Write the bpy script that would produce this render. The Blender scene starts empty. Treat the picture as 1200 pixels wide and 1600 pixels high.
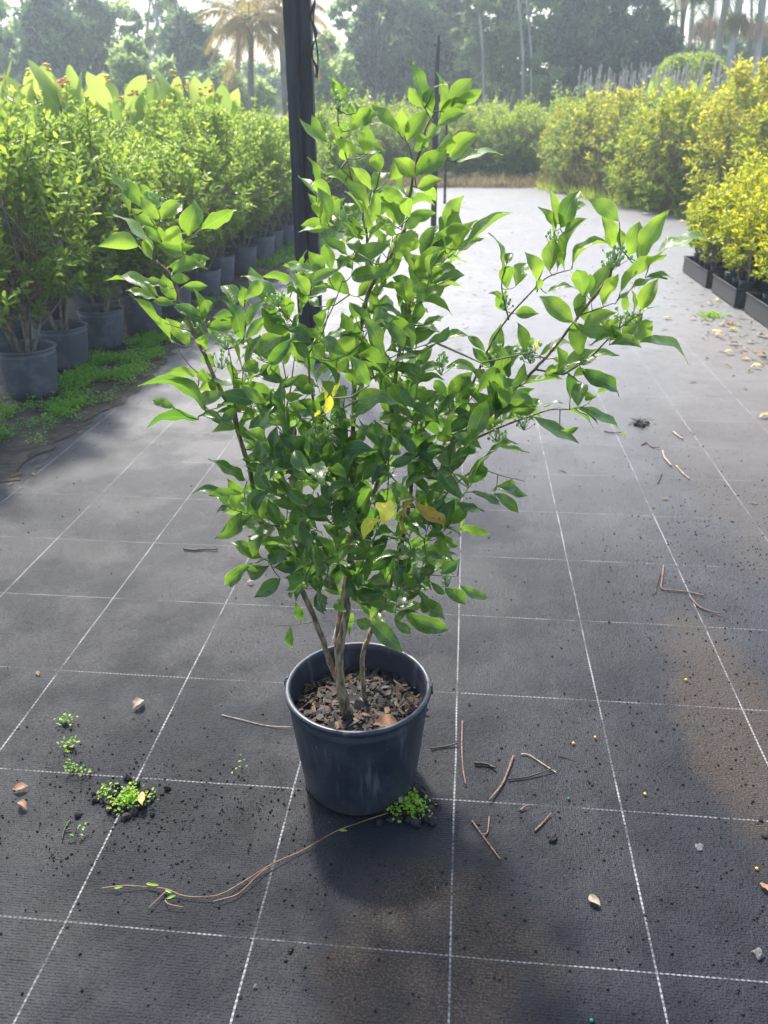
import bpy, math, random
import numpy as np
from mathutils import Vector, Matrix
R = math.radians
random.seed(7); rng = np.random.default_rng(7)
scene = bpy.context.scene

# ---------------------------------------------------------------- camera, sky, sun, exposure
F_PX, PITCH, YAW, ROLL = 1263.4, R(25.928), R(5.677), R(-0.332)
CAM = Vector((0, 0, 1.5))
fw = Vector((-math.sin(YAW)*math.cos(PITCH), math.cos(YAW)*math.cos(PITCH), -math.sin(PITCH)))
r0 = Vector((math.cos(YAW), math.sin(YAW), 0)); u0 = r0.cross(fw)
rt = r0*math.cos(ROLL)+u0*math.sin(ROLL); up = u0*math.cos(ROLL)-r0*math.sin(ROLL)
cd = bpy.data.cameras.new('camera'); cam = bpy.data.objects.new('camera', cd)
scene.collection.objects.link(cam); scene.camera = cam
m = Matrix((rt, up, -fw)).transposed().to_4x4(); m.translation = CAM; cam.matrix_world = m
cd.sensor_fit = 'VERTICAL'; cd.sensor_height = 24; cd.lens = 24*F_PX/1600
cd.clip_start = 0.05; cd.clip_end = 2000
cd.dof.use_dof = True; cd.dof.focus_distance = 1.72; cd.dof.aperture_fstop = 4.2

SUN_EL, SUN_AZ = R(52), R(-24)      # azimuth from +Y, negative = to the left
world = bpy.data.worlds.new('World'); scene.world = world; world.use_nodes = True
wn = world.node_tree.nodes; wl = world.node_tree.links
sky = wn.new('ShaderNodeTexSky'); sky.sky_type = 'NISHITA'; sky.sun_disc = False
sky.sun_elevation = SUN_EL; sky.sun_rotation = SUN_AZ; sky.dust_density = 3.0; sky.air_density = 1.0
bg = wn['Background']; bg.inputs['Strength'].default_value = 0.15
wl.new(sky.outputs[0], bg.inputs['Color'])
sd = bpy.data.lights.new('sun', 'SUN'); sun = bpy.data.objects.new('sun', sd); scene.collection.objects.link(sun)
sd.energy = 3.1; sd.angle = R(5); sd.color = (1.0, 0.95, 0.86)
sdir = Vector((math.sin(SUN_AZ)*math.cos(SUN_EL), math.cos(SUN_AZ)*math.cos(SUN_EL), math.sin(SUN_EL)))
sun.rotation_euler = sdir.to_track_quat('Z', 'Y').to_euler(); sun.location = (-5, 10, 12)
scene.view_settings.view_transform = 'Standard'; scene.view_settings.look = 'None'
scene.view_settings.exposure = 1.32; scene.view_settings.gamma = 1
scene.render.resolution_x = 768; scene.render.resolution_y = 1024
scene.cycles.max_bounces = 8; scene.cycles.transparent_max_bounces = 8; scene.cycles.volume_bounces = 0

# ---------------------------------------------------------------- helpers
COL = scene.collection
def ray(x, y): return fw*F_PX + rt*(x-600) - up*(y-800)
def G(x, y, z=0.0):                       # point of the ground seen there (used once, to survey the place)
    d = ray(x, y); return CAM + d*((z-CAM.z)/d.z)
def AT(x, y, Y):
    d = ray(x, y); return CAM + d*(Y/d.y)
def tag(o, label=None, cat=None, group=None, kind=None):
    if label: o['label'] = label
    if cat: o['category'] = cat
    if group: o['group'] = group
    if kind: o['kind'] = kind
    return o
def thing(name, label, cat, loc=(0,0,0), rz=0, group=None):
    o = bpy.data.objects.new(name, None); COL.objects.link(o); o.empty_display_size = .1
    o.location = loc; o.rotation_euler = (0,0,rz); return tag(o, label, cat, group)
def kids(o): return [c for c in ALL if c.parent is o]
ALL = []
def link(name, me, mats, parent=None):
    for mm in (mats if isinstance(mats, (list, tuple)) else [mats]): me.materials.append(mm)
    o = bpy.data.objects.new(name, me); COL.objects.link(o)
    if parent is not None: o.parent = parent
    ALL.append(o); return o
def copy_tree(o, loc=None, rz=None, sc=None, label=None, group=None, parent=None):
    c = o.copy(); COL.objects.link(c)
    if parent is not None: c.parent = parent
    if loc is not None: c.location = loc
    if rz is not None: c.rotation_euler = (0,0,rz)
    if sc is not None: c.scale = sc if hasattr(sc, '__len__') else (sc,)*3
    if label: c['label'] = label
    if group: c['group'] = group
    for k in kids(o): copy_tree(k, parent=c)
    ALL.append(c); return c
class MB:
    def __init__(s): s.v=[]; s.f=[]
    def add(s, vs, fs):
        n=len(s.v); s.v += [tuple(v) for v in vs]; s.f += [tuple(i+n for i in f) for f in fs]
    def box(s, c, sz, rot=None, jit=0):
        vs=[]
        for a in (-1,1):
            for b in (-1,1):
                for d in (-1,1):
                    v=Vector((a*sz[0]/2*(1+random.uniform(-jit,jit)), b*sz[1]/2*(1+random.uniform(-jit,jit)), d*sz[2]/2*(1+random.uniform(-jit,jit))))
                    if rot is not None: v = rot @ v
                    vs.append(v+Vector(c))
        s.add(vs, [(0,1,3,2),(4,6,7,5),(0,4,5,1),(2,3,7,6),(0,2,6,4),(1,5,7,3)])
    def tube(s, pts, rad, n=7, cap=True, knob=0):
        pts=[Vector(p) for p in pts]
        if not hasattr(rad,'__len__'): rad=[rad]*len(pts)
        prev=None; rings=[]
        for i,p in enumerate(pts):
            t=(pts[min(i+1,len(pts)-1)]-pts[max(i-1,0)])
            if t.length<1e-9: t=Vector((0,0,1))
            t.normalize()
            if prev is None:
                a = Vector((1,0,0)) if abs(t.x)<.8 else Vector((0,1,0)); prev = (a-t*a.dot(t)).normalized()
            prev=(prev-t*prev.dot(t))
            if prev.length<1e-6: prev=t.orthogonal()
            prev.normalize(); b=t.cross(prev)
            rings.append([p+(prev*math.cos(2*math.pi*k/n)+b*math.sin(2*math.pi*k/n))*rad[i]*(1+random.uniform(-knob,knob)) for k in range(n)])
        vs=[v for r in rings for v in r]; fs=[]
        for i in range(len(rings)-1):
            for k in range(n): fs.append((i*n+k, i*n+(k+1)%n, (i+1)*n+(k+1)%n, (i+1)*n+k))
        if cap: fs.append(tuple(range(n-1,-1,-1))); fs.append(tuple((len(rings)-1)*n+k for k in range(n)))
        s.add(vs,fs)
    def lathe(s, prof, n=64, c=(0,0,0), ang=None):
        vs=[(c[0]+r*math.cos(2*math.pi*k/n), c[1]+r*math.sin(2*math.pi*k/n), c[2]+z) for r,z in prof for k in range(n)]
        fs=[(i*n+k, i*n+(k+1)%n, (i+1)*n+(k+1)%n, (i+1)*n+k) for i in range(len(prof)-1) for k in range(n)]
        s.add(vs,fs)
    def blob(s, c, r, jit=.25, sq=(1,1,1), n=1):
        # small irregular stone / bud: a subdivided octahedron
        vs=[Vector(v) for v in ((1,0,0),(-1,0,0),(0,1,0),(0,-1,0),(0,0,1),(0,0,-1))]
        fs=[(0,2,4),(2,1,4),(1,3,4),(3,0,4),(2,0,5),(1,2,5),(3,1,5),(0,3,5)]
        for _ in range(n):
            cache={}; nf=[]
            def mid(a,b):
                k=(min(a,b),max(a,b))
                if k not in cache: vs.append((vs[a]+vs[b]).normalized()); cache[k]=len(vs)-1
                return cache[k]
            for a,b,d in fs:
                x,y,z=mid(a,b),mid(b,d),mid(d,a); nf+=[(a,x,z),(x,b,y),(z,y,d),(x,y,z)]
            fs=nf
        rz=Matrix.Rotation(random.uniform(0,6.3),3,'Z')
        s.add([rz@Vector((v.x*sq[0],v.y*sq[1],v.z*sq[2]))*r*(1+random.uniform(-jit,jit))+Vector(c) for v in vs],fs)
    def mesh(s, name, smooth=True):
        me=bpy.data.meshes.new(name); me.from_pydata(s.v,[],s.f); me.update()
        if smooth: me.polygons.foreach_set('use_smooth',[True]*len(me.polygons))
        return me
    def build(s, name, mats, parent=None, smooth=True, bevel=0):
        o = link(name, s.mesh(name, smooth), mats, parent)
        if bevel:
            b=o.modifiers.new('bevel','BEVEL'); b.width=bevel; b.segments=2; b.limit_method='ANGLE'
        return o
def np_mesh(name, V, Fq, nper, tone=None, uv=None, smooth=True):
    me=bpy.data.meshes.new(name); nf=len(Fq)
    me.vertices.add(len(V)); me.vertices.foreach_set('co', V.astype(np.float32).ravel())
    me.loops.add(nf*nper); me.loops.foreach_set('vertex_index', Fq.astype(np.int32).ravel())
    me.polygons.add(nf); me.polygons.foreach_set('loop_start', np.arange(0,nf*nper,nper,dtype=np.int32))
    me.polygons.foreach_set('loop_total', np.full(nf,nper,dtype=np.int32))
    if smooth: me.polygons.foreach_set('use_smooth', np.ones(nf,dtype=bool))
    me.update(calc_edges=True)
    if tone is not None:
        a=me.attributes.new('tone','FLOAT','POINT'); a.data.foreach_set('value', tone.astype(np.float32))
    if uv is not None:
        u=me.uv_layers.new(name='UVMap'); u.data.foreach_set('uv', uv[Fq.ravel()].astype(np.float32).ravel())
    return me
def unit(a): return a/np.maximum(np.linalg.norm(a,axis=1,keepdims=True),1e-9)
def rdir(n, g=None):
    return unit((g or rng).normal(size=(n,3)))
def cloud(name, B, D, N, L, W, tone, six=True, fold=.25):
    """many small leaves in one mesh: base, direction, normal, length, width"""
    B=np.asarray(B,float); n=len(B); D=unit(D); N=unit(N-D*(N*D).sum(1,keepdims=True)); S=np.cross(D,N)
    L=np.broadcast_to(np.asarray(L,float),(n,))[:,None]; W=np.broadcast_to(np.asarray(W,float),(n,))[:,None]
    if six:
        cs=[(0,0,0),(.33,.46,1),(.72,.34,.7),(1,0,-.4),(.72,-.34,.7),(.33,-.46,1)]
        fs=[(0,1,2,3),(0,3,4,5)]
    else:
        cs=[(0,0,0),(.42,.5,1),(1,0,-.3),(.42,-.5,1)]; fs=[(0,1,2,3)]
    V=np.stack([B+D*L*t+S*W*s+N*W*fold*z for t,s,z in cs],1); k=len(cs)
    Fq=(np.arange(n)[:,None,None]*k+np.array(fs)[None]).reshape(-1,4)
    return np_mesh(name, V.reshape(-1,3), Fq, 4, np.repeat(np.broadcast_to(tone,(n,)),k), smooth=False)

# ---------------------------------------------------------------- materials
def new_mat(name):
    mt=bpy.data.materials.new(name); mt.use_nodes=True; nt=mt.node_tree
    return mt, nt, nt.nodes['Principled BSDF'], nt.nodes['Material Output']
class NT:
    def __init__(s, nt): s.nt=nt
    def n(s, t, **k):
        x=s.nt.nodes.new('ShaderNode'+t)
        for a,b in k.items(): setattr(x,a,b)
        return x
    def l(s,a,b): s.nt.links.new(a,b)
    def val(s, sock, v):
        if hasattr(v,'is_linked') or hasattr(v,'node'): s.l(v,sock)
        else: sock.default_value=v
    def math(s, op, a, b=0.0, c=0.0, clamp=False):
        x=s.n('Math'); x.operation=op; x.use_clamp=clamp
        s.val(x.inputs[0],a); s.val(x.inputs[1],b); s.val(x.inputs[2],c); return x.outputs[0]
    def noise(s, scale, detail=3, rough=.5, vec=None, dist=0):
        x=s.n('TexNoise'); x.inputs['Scale'].default_value=scale; x.inputs['Detail'].default_value=detail
        x.inputs['Roughness'].default_value=rough; x.inputs['Distortion'].default_value=dist
        if vec is not None: s.l(vec,x.inputs['Vector'])
        return x.outputs['Fac']
    def rng(s, v, a, b, c=0.0, d=1.0):
        x=s.n('MapRange'); x.interpolation_type='SMOOTHSTEP'; s.val(x.inputs[0],v)
        for i,q in enumerate((a,b,c,d)): x.inputs[i+1].default_value=q
        return x.outputs[0]
    def mix(s, f, a, b):
        x=s.n('Mix'); x.data_type='RGBA'; s.val(x.inputs[0],f)
        for i,q in ((6,a),(7,b)):
            if isinstance(q,tuple): x.inputs[i].default_value=(*q,1) if len(q)==3 else q
            else: s.l(q,x.inputs[i])
        return x.outputs[2]
    def bump(s, h, st, dist, nrm=None):
        x=s.n('Bump'); x.inputs['Strength'].default_value=st; x.inputs['Distance'].default_value=dist; s.l(h,x.inputs['Height'])
        if nrm is not None: s.l(nrm,x.inputs['Normal'])
        return x.outputs[0]
def simple(name, c1, c2, scale=20, rough=.6, bump=.3, bd=.002, rough2=None, det=4, spec=.5):
    mt,nt,p,o=new_mat(name); k=NT(nt); tc=k.n('TexCoord').outputs['Object']
    f=k.noise(scale,det,.6,tc); k.l(k.mix(k.rng(f,.35,.65),c1,c2),p.inputs['Base Color'])
    if rough2 is not None:
        k.l(k.rng(k.noise(scale*.6,3,.6,tc),.35,.65,rough,rough2),p.inputs['Roughness'])
    else: p.inputs['Roughness'].default_value=rough
    p.inputs['Specular IOR Level'].default_value=spec
    if bump: k.l(k.bump(k.noise(scale*3,4,.7,tc),bump,bd),p.inputs['Normal'])
    return mt
def foliage(name, dark, light, tr_dark, tr_light, trans=.45, rough=.4, spec=.4):
    """leaf seen by reflected and by transmitted light; 'tone' 0..1 = old..young growth"""
    mt,nt,p,o=new_mat(name); k=NT(nt)
    at=k.n('Attribute'); at.attribute_name='tone'; tone=at.outputs['Fac']
    oi=k.n('ObjectInfo').outputs['Random']
    t2=k.math('ADD',tone,k.math('MULTIPLY',k.math('SUBTRACT',oi,.5),.12),clamp=True)
    k.l(k.mix(t2,dark,light),p.inputs['Base Color']); p.inputs['Roughness'].default_value=rough
    p.inputs['Specular IOR Level'].default_value=spec
    tb=k.n('BsdfTranslucent'); k.l(k.mix(t2,tr_dark,tr_light),tb.inputs['Color'])
    ms=k.n('MixShader'); ms.inputs[0].default_value=trans
    k.l(p.outputs[0],ms.inputs[1]); k.l(tb.outputs[0],ms.inputs[2]); k.l(ms.outputs[0],o.inputs['Surface'])
    return mt
M_bed   = foliage('bed_leaf', (.045,.11,.035),(.32,.44,.06),(.13,.30,.05),(.66,.80,.10),.5,.34)
M_hedge = foliage('hedge_leaf', (.09,.19,.03),(.38,.46,.05),(.22,.42,.04),(.75,.8,.08),.5,.5)
M_yel   = foliage('yellow_leaf', (.10,.24,.02),(.72,.60,.03),(.25,.45,.03),(.95,.80,.04),.5,.4)
M_rbush = foliage('rbush_leaf', (.08,.17,.03),(.55,.52,.05),(.20,.38,.04),(.9,.82,.06),.5,.45)
M_tree  = foliage('tree_leaf', (.08,.17,.07),(.40,.52,.20),(.20,.36,.11),(.75,.88,.34),.55,.5)
M_dtree = foliage('dark_tree_leaf', (.04,.09,.055),(.25,.36,.18),(.10,.22,.09),(.56,.72,.30),.5,.5)
M_weed  = foliage('weed_leaf', (.07,.22,.03),(.25,.50,.06),(.15,.40,.04),(.4,.7,.08),.4,.45)
M_moss  = foliage('moss_leaf', (.10,.26,.02),(.38,.60,.05),(.2,.5,.03),(.5,.75,.08),.4,.45)
M_straw = foliage('straw', (.20,.15,.08),(.50,.40,.22),(.2,.15,.08),(.5,.4,.2),.3,.7,.2)
M_canna = foliage('canna_leaf', (.10,.24,.06),(.38,.50,.12),(.20,.42,.07),(.75,.82,.18),.45,.4)
M_frond = foliage('frond_leaf', (.06,.12,.03),(.40,.30,.06),(.12,.22,.04),(.6,.42,.08),.4,.5)
def hero_leaf(name, c0, c1, t0, t1, spot=None):
    mt,nt,p,o=new_mat(name); k=NT(nt)
    at=k.n('Attribute'); at.attribute_name='tone'; tone=at.outputs['Fac']
    uv=k.n('UVMap').outputs[0]; sx=k.n('SeparateXYZ'); k.l(uv,sx.inputs[0]); u,v=sx.outputs[0],sx.outputs[1]
    au=k.math('ABSOLUTE',u)
    rib=k.rng(au,.02,.06,1,0); edge=k.rng(au,.90,.99)
    # side veins: slanted bands
    w=k.math('SUBTRACT',k.math('MULTIPLY',v,9.0),k.math('MULTIPLY',au,1.9))
    vein=k.rng(k.math('ABSOLUTE',k.math('SUBTRACT',k.math('FRACT',w),.5)),.0,.09,1,0)
    tc=k.n('TexCoord').outputs['Object']; nz=k.noise(60,3,.6,tc)
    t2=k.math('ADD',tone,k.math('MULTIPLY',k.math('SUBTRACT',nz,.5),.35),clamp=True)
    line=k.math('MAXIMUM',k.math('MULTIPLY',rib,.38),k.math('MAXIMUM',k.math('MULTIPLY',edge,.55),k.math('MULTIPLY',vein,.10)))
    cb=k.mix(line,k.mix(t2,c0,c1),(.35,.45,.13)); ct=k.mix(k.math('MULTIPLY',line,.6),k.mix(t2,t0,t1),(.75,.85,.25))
    # undersides are paler and duller than the upper sides
    bf=k.n('NewGeometry').outputs['Backfacing']
    cb=k.mix(k.math('MULTIPLY',bf,.55),cb,(.15,.24,.09))
    fk=k.math('MULTIPLY',k.rng(k.noise(170,3,.6,tc),.63,.70),.4); cb=k.mix(fk,cb,(.33,.34,.20))
    if spot:
        sp=k.rng(k.noise(90,2,.5,tc),.60,.66); cb=k.mix(sp,cb,spot); ct=k.mix(sp,ct,spot)
    k.l(cb,p.inputs['Base Color']); k.l(k.math('ADD',k.math('MULTIPLY',bf,.25),k.rng(nz,.3,.7,.22,.38)),p.inputs['Roughness'])
    p.inputs['Specular IOR Level'].default_value=.65
    h=k.math('ADD',k.math('MULTIPLY',vein,-.5),k.math('MULTIPLY',rib,-1.0))
    k.l(k.bump(h,.35,.0012,k.bump(nz,.15,.002)),p.inputs['Normal'])
    tb=k.n('BsdfTranslucent'); k.l(ct,tb.inputs['Color'])
    ms=k.n('MixShader'); ms.inputs[0].default_value=.42
    k.l(p.outputs[0],ms.inputs[1]); k.l(tb.outputs[0],ms.inputs[2]); k.l(ms.outputs[0],o.inputs['Surface'])
    return mt
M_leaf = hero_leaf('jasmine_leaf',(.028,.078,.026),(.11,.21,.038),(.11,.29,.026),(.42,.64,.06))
M_lyel = hero_leaf('yellowing_leaf',(.60,.55,.03),(.75,.70,.04),(.9,.78,.04),(.95,.9,.06))
M_lbrn = hero_leaf('browning_leaf',(.42,.26,.03),(.50,.30,.04),(.65,.42,.04),(.7,.45,.05),(.22,.12,.03))
def bark(name,c1,c2,sc=60,st=.7,bd=.003,zs=.25):
    mt,nt,p,o=new_mat(name); k=NT(nt); mp=k.n('Mapping'); k.l(k.n('TexCoord').outputs['Object'],mp.inputs[0]); mp.inputs['Scale'].default_value=(1,1,zs)
    f=k.noise(sc,5,.65,mp.outputs[0]); k.l(k.mix(k.rng(f,.35,.65),c1,c2),p.inputs['Base Color'])
    p.inputs['Roughness'].default_value=.8; k.l(k.bump(f,st,bd),p.inputs['Normal']); return mt
M_stem = bark('stem_bark',(.085,.06,.035),(.36,.27,.15),110,.9,.004)
M_twig = simple('green_twig',(.07,.12,.03),(.16,.17,.06),80,.55,.2,.0005)
M_bark = bark('tree_bark',(.10,.085,.07),(.28,.25,.21),6,.6,.03)
M_pale = bark('pale_bark',(.30,.28,.25),(.48,.46,.42),4,.4,.02)
M_cane = bark('cane_bark',(.26,.235,.20),(.50,.46,.40),12,.4,.004)
M_bstem= bark('bed_stem',(.12,.10,.06),(.30,.25,.17),40,.5,.004)

# ---------------------------------------------------------------- setting: ground, weed mat, soil
def sheet(name, x0,x1,y0,y1,z,mat,nx=1,ny=1):
    b=MB(); vs=[(x0+(x1-x0)*i/nx, y0+(y1-y0)*j/ny, z) for j in range(ny+1) for i in range(nx+1)]
    b.add(vs,[(j*(nx+1)+i,j*(nx+1)+i+1,(j+1)*(nx+1)+i+1,(j+1)*(nx+1)+i) for j in range(ny) for i in range(nx)])
    return b.build(name,mat,None,False)
M_soil = simple('field_soil',(.07,.085,.03),(.16,.14,.07),1.2,.9,.5,.02)
tag(sheet('ground',-300,300,-60,500,-.012,M_soil),kind='structure')
def mat_weedmat():
    mt,nt,p,o=new_mat('weed_mat'); k=NT(nt); tc=k.n('TexCoord').outputs['Object']
    sx=k.n('SeparateXYZ'); k.l(tc,sx.inputs[0]); x,y=sx.outputs[0],sx.outputs[1]
    wob=k.math('MULTIPLY',k.math('SUBTRACT',k.noise(1.3,2,.5,tc),.5),.012)
    def line(c,c0,per,hw,cc,pitch,dash):
        d=k.math('PINGPONG',k.math('ADD',k.math('SUBTRACT',c,c0-50*per),wob),per/2)
        ln=k.rng(d,hw*.75,hw*1.1,1,0)
        st=k.rng(k.math('SINE',k.math('MULTIPLY',cc,2*math.pi/pitch)),-.5,.3,dash,1)
        return k.math('MULTIPLY',ln,st)
    lx=line(x,.0219,.4008,.0023,y,.012,.45); ly=line(y,1.0698,.4117,.0018,x,.011,.3)
    # per-line wear: breaks and fading where silt lies over the mat
    silt=k.rng(k.noise(1.1,5,.62,tc,.6),.50,.66)
    n2=k.noise(7,5,.65,tc)
    wear=k.rng(k.noise(4.3,5,.75,tc),.38,.58,.12,1)
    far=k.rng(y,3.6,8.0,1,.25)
    lines=k.math('MULTIPLY',k.math('MULTIPLY',k.math('MAXIMUM',lx,k.math('MULTIPLY',ly,.75)),wear),k.math('MULTIPLY',far,k.math('SUBTRACT',1,k.math('MULTIPLY',silt,.5))))
    # brown silt patches where pots have drained
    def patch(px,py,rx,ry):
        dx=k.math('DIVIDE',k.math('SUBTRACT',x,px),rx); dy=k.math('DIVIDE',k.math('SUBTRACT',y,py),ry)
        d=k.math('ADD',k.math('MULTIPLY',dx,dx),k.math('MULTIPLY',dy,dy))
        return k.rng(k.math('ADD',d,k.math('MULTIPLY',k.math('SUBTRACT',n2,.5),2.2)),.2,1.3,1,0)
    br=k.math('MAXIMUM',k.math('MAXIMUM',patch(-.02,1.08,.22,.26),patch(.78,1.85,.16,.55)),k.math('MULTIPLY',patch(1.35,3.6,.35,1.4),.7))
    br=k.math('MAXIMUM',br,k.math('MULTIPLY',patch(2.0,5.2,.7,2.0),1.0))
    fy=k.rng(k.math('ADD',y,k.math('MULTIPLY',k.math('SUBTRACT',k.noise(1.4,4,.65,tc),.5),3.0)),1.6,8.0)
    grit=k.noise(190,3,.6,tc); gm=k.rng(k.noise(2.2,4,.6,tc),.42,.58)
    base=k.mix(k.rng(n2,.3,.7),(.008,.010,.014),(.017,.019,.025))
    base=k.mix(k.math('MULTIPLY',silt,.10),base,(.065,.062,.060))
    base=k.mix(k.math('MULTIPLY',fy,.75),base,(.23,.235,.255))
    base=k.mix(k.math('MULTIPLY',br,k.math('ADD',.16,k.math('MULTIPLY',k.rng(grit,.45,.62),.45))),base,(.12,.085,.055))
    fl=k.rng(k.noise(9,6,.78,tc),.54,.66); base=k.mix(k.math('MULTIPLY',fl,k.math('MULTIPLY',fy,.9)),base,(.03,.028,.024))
    base=k.mix(k.math('MULTIPLY',lines,.85),base,(.38,.38,.385))
    k.l(base,p.inputs['Base Color'])
    r=k.rng(k.noise(2.6,5,.65,tc),.3,.7,.48,.54)
    r=k.math('ADD',r,k.math('MULTIPLY',k.math('MAXIMUM',br,k.math('MULTIPLY',silt,.7)),.16))
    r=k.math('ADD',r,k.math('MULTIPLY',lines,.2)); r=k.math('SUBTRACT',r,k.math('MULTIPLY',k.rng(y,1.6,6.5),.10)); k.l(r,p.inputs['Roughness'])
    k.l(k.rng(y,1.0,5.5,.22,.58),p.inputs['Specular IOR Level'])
    wx=k.math('SINE',k.math('MULTIPLY',x,2*math.pi/.0052)); wy=k.math('SINE',k.math('MULTIPLY',y,2*math.pi/.0062))
    weave=k.math('ADD',k.math('MULTIPLY',wx,.35),wy)
    b1=k.bump(weave,.45,.0006)
    b2=k.bump(k.math('MULTIPLY',k.math('ADD',grit,k.math('MULTIPLY',k.noise(75,3,.6,tc),.8)),k.math('ADD',k.math('MULTIPLY',gm,.45),.5)),.8,.0070,b1)
    b3=k.bump(k.noise(2.2,2,.5,tc),.12,.012,b2)
    b4=k.bump(lines,.5,.001,b3)
    k.l(b4,p.inputs['Normal']); return mt
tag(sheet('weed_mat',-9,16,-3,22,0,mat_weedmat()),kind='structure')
# soil strip beside the left bed with a ragged edge
M_dirt=simple('verge_soil',(.022,.019,.016),(.075,.062,.05),9,.75,.9,.02,.5)
b=MB(); L_,R_=[],[]
ys=np.arange(1.5,22,.08)
for yy in ys:
    L_.append((-3.2,yy,.004)); R_.append((-2.02+.05*math.sin(yy*3.1)+.05*random.uniform(-1,1)-(.12 if yy<3.2 else 0)+.02*yy*(yy>8)*.3,yy,.004))
n=len(ys); b.add(L_+R_,[(i,n+i,n+i+1,i+1) for i in range(n-1)]); tag(b.build('soil_verge',M_dirt,None,False),kind='structure')

# ---------------------------------------------------------------- black pots
def pot_plastic(name,c1,c2,rough=.42):
    mt,nt,p,o=new_mat(name); k=NT(nt); tc=k.n('TexCoord').outputs['Object']; sx=k.n('SeparateXYZ'); k.l(tc,sx.inputs[0])
    f=k.noise(9,5,.65,tc); d=k.rng(f,.45,.7); mud=k.rng(k.math('ADD',sx.outputs[2],k.math('MULTIPLY',k.math('SUBTRACT',f,.5),.25)),.0,.07,1,0)
    scr=k.rng(k.noise(45,6,.8,tc,1.5),.62,.68)
    c=k.mix(k.math('MULTIPLY',d,.6),c1,c2); c=k.mix(k.math('MULTIPLY',mud,.5),c,(.07,.055,.04)); c=k.mix(k.math('MULTIPLY',scr,.25),c,(.12,.12,.12))
    mp=k.n('Mapping'); k.l(tc,mp.inputs[0]); mp.inputs['Scale'].default_value=(1,1,.12); stk=k.rng(k.noise(38,5,.7,mp.outputs[0]),.54,.70)
    c=k.mix(k.math('MULTIPLY',stk,.40),c,(.16,.165,.17)); sp=k.rng(k.noise(260,2,.5,tc),.70,.74); c=k.mix(k.math('MULTIPLY',sp,.6),c,(.20,.19,.17))
    k.l(c,p.inputs['Base Color']); k.l(k.math('ADD',k.math('MULTIPLY',k.math('MAXIMUM',d,stk),.2),rough),p.inputs['Roughness'])
    k.l(k.bump(k.noise(60,4,.6,tc),.12,.002),p.inputs['Normal']); return mt
M_pot = pot_plastic('pot_plastic',(.023,.028,.042),(.058,.066,.084),.36)
M_pot2= pot_plastic('old_pot_plastic',(.085,.095,.115),(.19,.20,.22),.5)
M_mulch=simple('bark_mulch',(.025,.020,.016),(.16,.10,.06),35,.85,.6,.004)
def make_pot(parent, r0,r1,h,mat,soil=None,n=64,lugs=True):
    b=MB(); b.lathe([(0.001,.008),(r0-.03,.008),(r0-.018,.0),(r0-.008,.002),(r0-.002,.009),(r0+.002,.022),(r0+(r1-r0)*.3,h*.30),(r0+(r1-r0)*.84,h*.86),(r0+(r1-r0)*.86,h*.885),(r1-.008,h*.90),(r1-.008,h-.012)],n)
    p=b.build('pot',mat,parent)
    b=MB(); b.lathe([(r1-.009,h-.014),(r1,h-.014),(r1+.003,h-.010),(r1+.003,h-.004),(r1,h),(r1-.007,h),(r1-.010,h-.003),(r1-.012,h-.02),(r0+(r1-r0)*.5-.006,h*.45),(r0+(r1-r0)*.5-.02,h*.44)],n)
    if lugs:
        for a in (R(3),R(177)):
            rot=Matrix.Rotation(a,3,'Z')
            b.box(rot@Vector((r1+.0035,0,h-.008)),(.005,.030,.012),rot)
            b.box(rot@Vector((r1+.001,0,h-.001)),(.006,.016,.004),rot)
    b.build('rim',mat,p); return p

# ================================================================ HERO SHRUB
PX,PY=-.217,1.538
hero=thing('potted_shrub','tall leafy green shrub in a dark blue black pot standing alone on the mat','shrub',(0,0,0))
b=MB(); pp=make_pot(hero,.139,.172,.292,M_pot,96)
pp.location=(PX,PY,0)
# mulch: chips, bark and dry leaf bits
b=MB(); SZ=.212
b.lathe([(0.0005,SZ+.006),(.05,SZ+.005),(.11,SZ),(.162,SZ-.006)],40)
for i in range(1000):
    a=random.uniform(0,6.283); r=.155*math.sqrt(random.random()); s=.004+.024*random.random()**2.5
    rot=(Matrix.Rotation(random.uniform(0,6.3),3,'Z')@Matrix.Rotation(random.uniform(-.7,.7),3,'X')@Matrix.Rotation(random.uniform(-.6,.6),3,'Y'))
    b.box((r*math.cos(a),r*math.sin(a),SZ+random.uniform(.003,.014)),(s*random.uniform(.9,1.8),s*random.uniform(.3,.8),random.uniform(.0015,.005)),rot,.35)
def chip_mat():
    mt,nt,p,o=new_mat('mulch_chips'); k=NT(nt); tc=k.n('TexCoord').outputs['Object']
    g=k.n('NewGeometry').outputs['Random Per Island']; cr=k.n('ValToRGB'); k.l(g,cr.inputs[0]); e=cr.color_ramp; e.interpolation='CONSTANT'
    e.elements[0].color=(.035,.030,.028,1); e.elements[1].position=.3; e.elements[1].color=(.07,.055,.045,1)
    for q,c in ((.58,(.10,.06,.04,1)),(.76,(.07,.068,.075,1)),(.88,(.18,.10,.06,1)),(.96,(.27,.19,.12,1))): el=e.elements.new(q); el.color=c
    k.l(k.mix(k.math('MULTIPLY',k.noise(150,3,.6,tc),.4),cr.outputs[0],(.02,.018,.015)),p.inputs['Base Color']); p.inputs['Roughness'].default_value=.75
    k.l(k.bump(k.noise(300,3,.6,tc),.5,.002),p.inputs['Normal']); return mt
M_chip=chip_mat()
mu=b.build('mulch',M_chip,hero,False); mu.location=(PX,PY,0)
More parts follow.
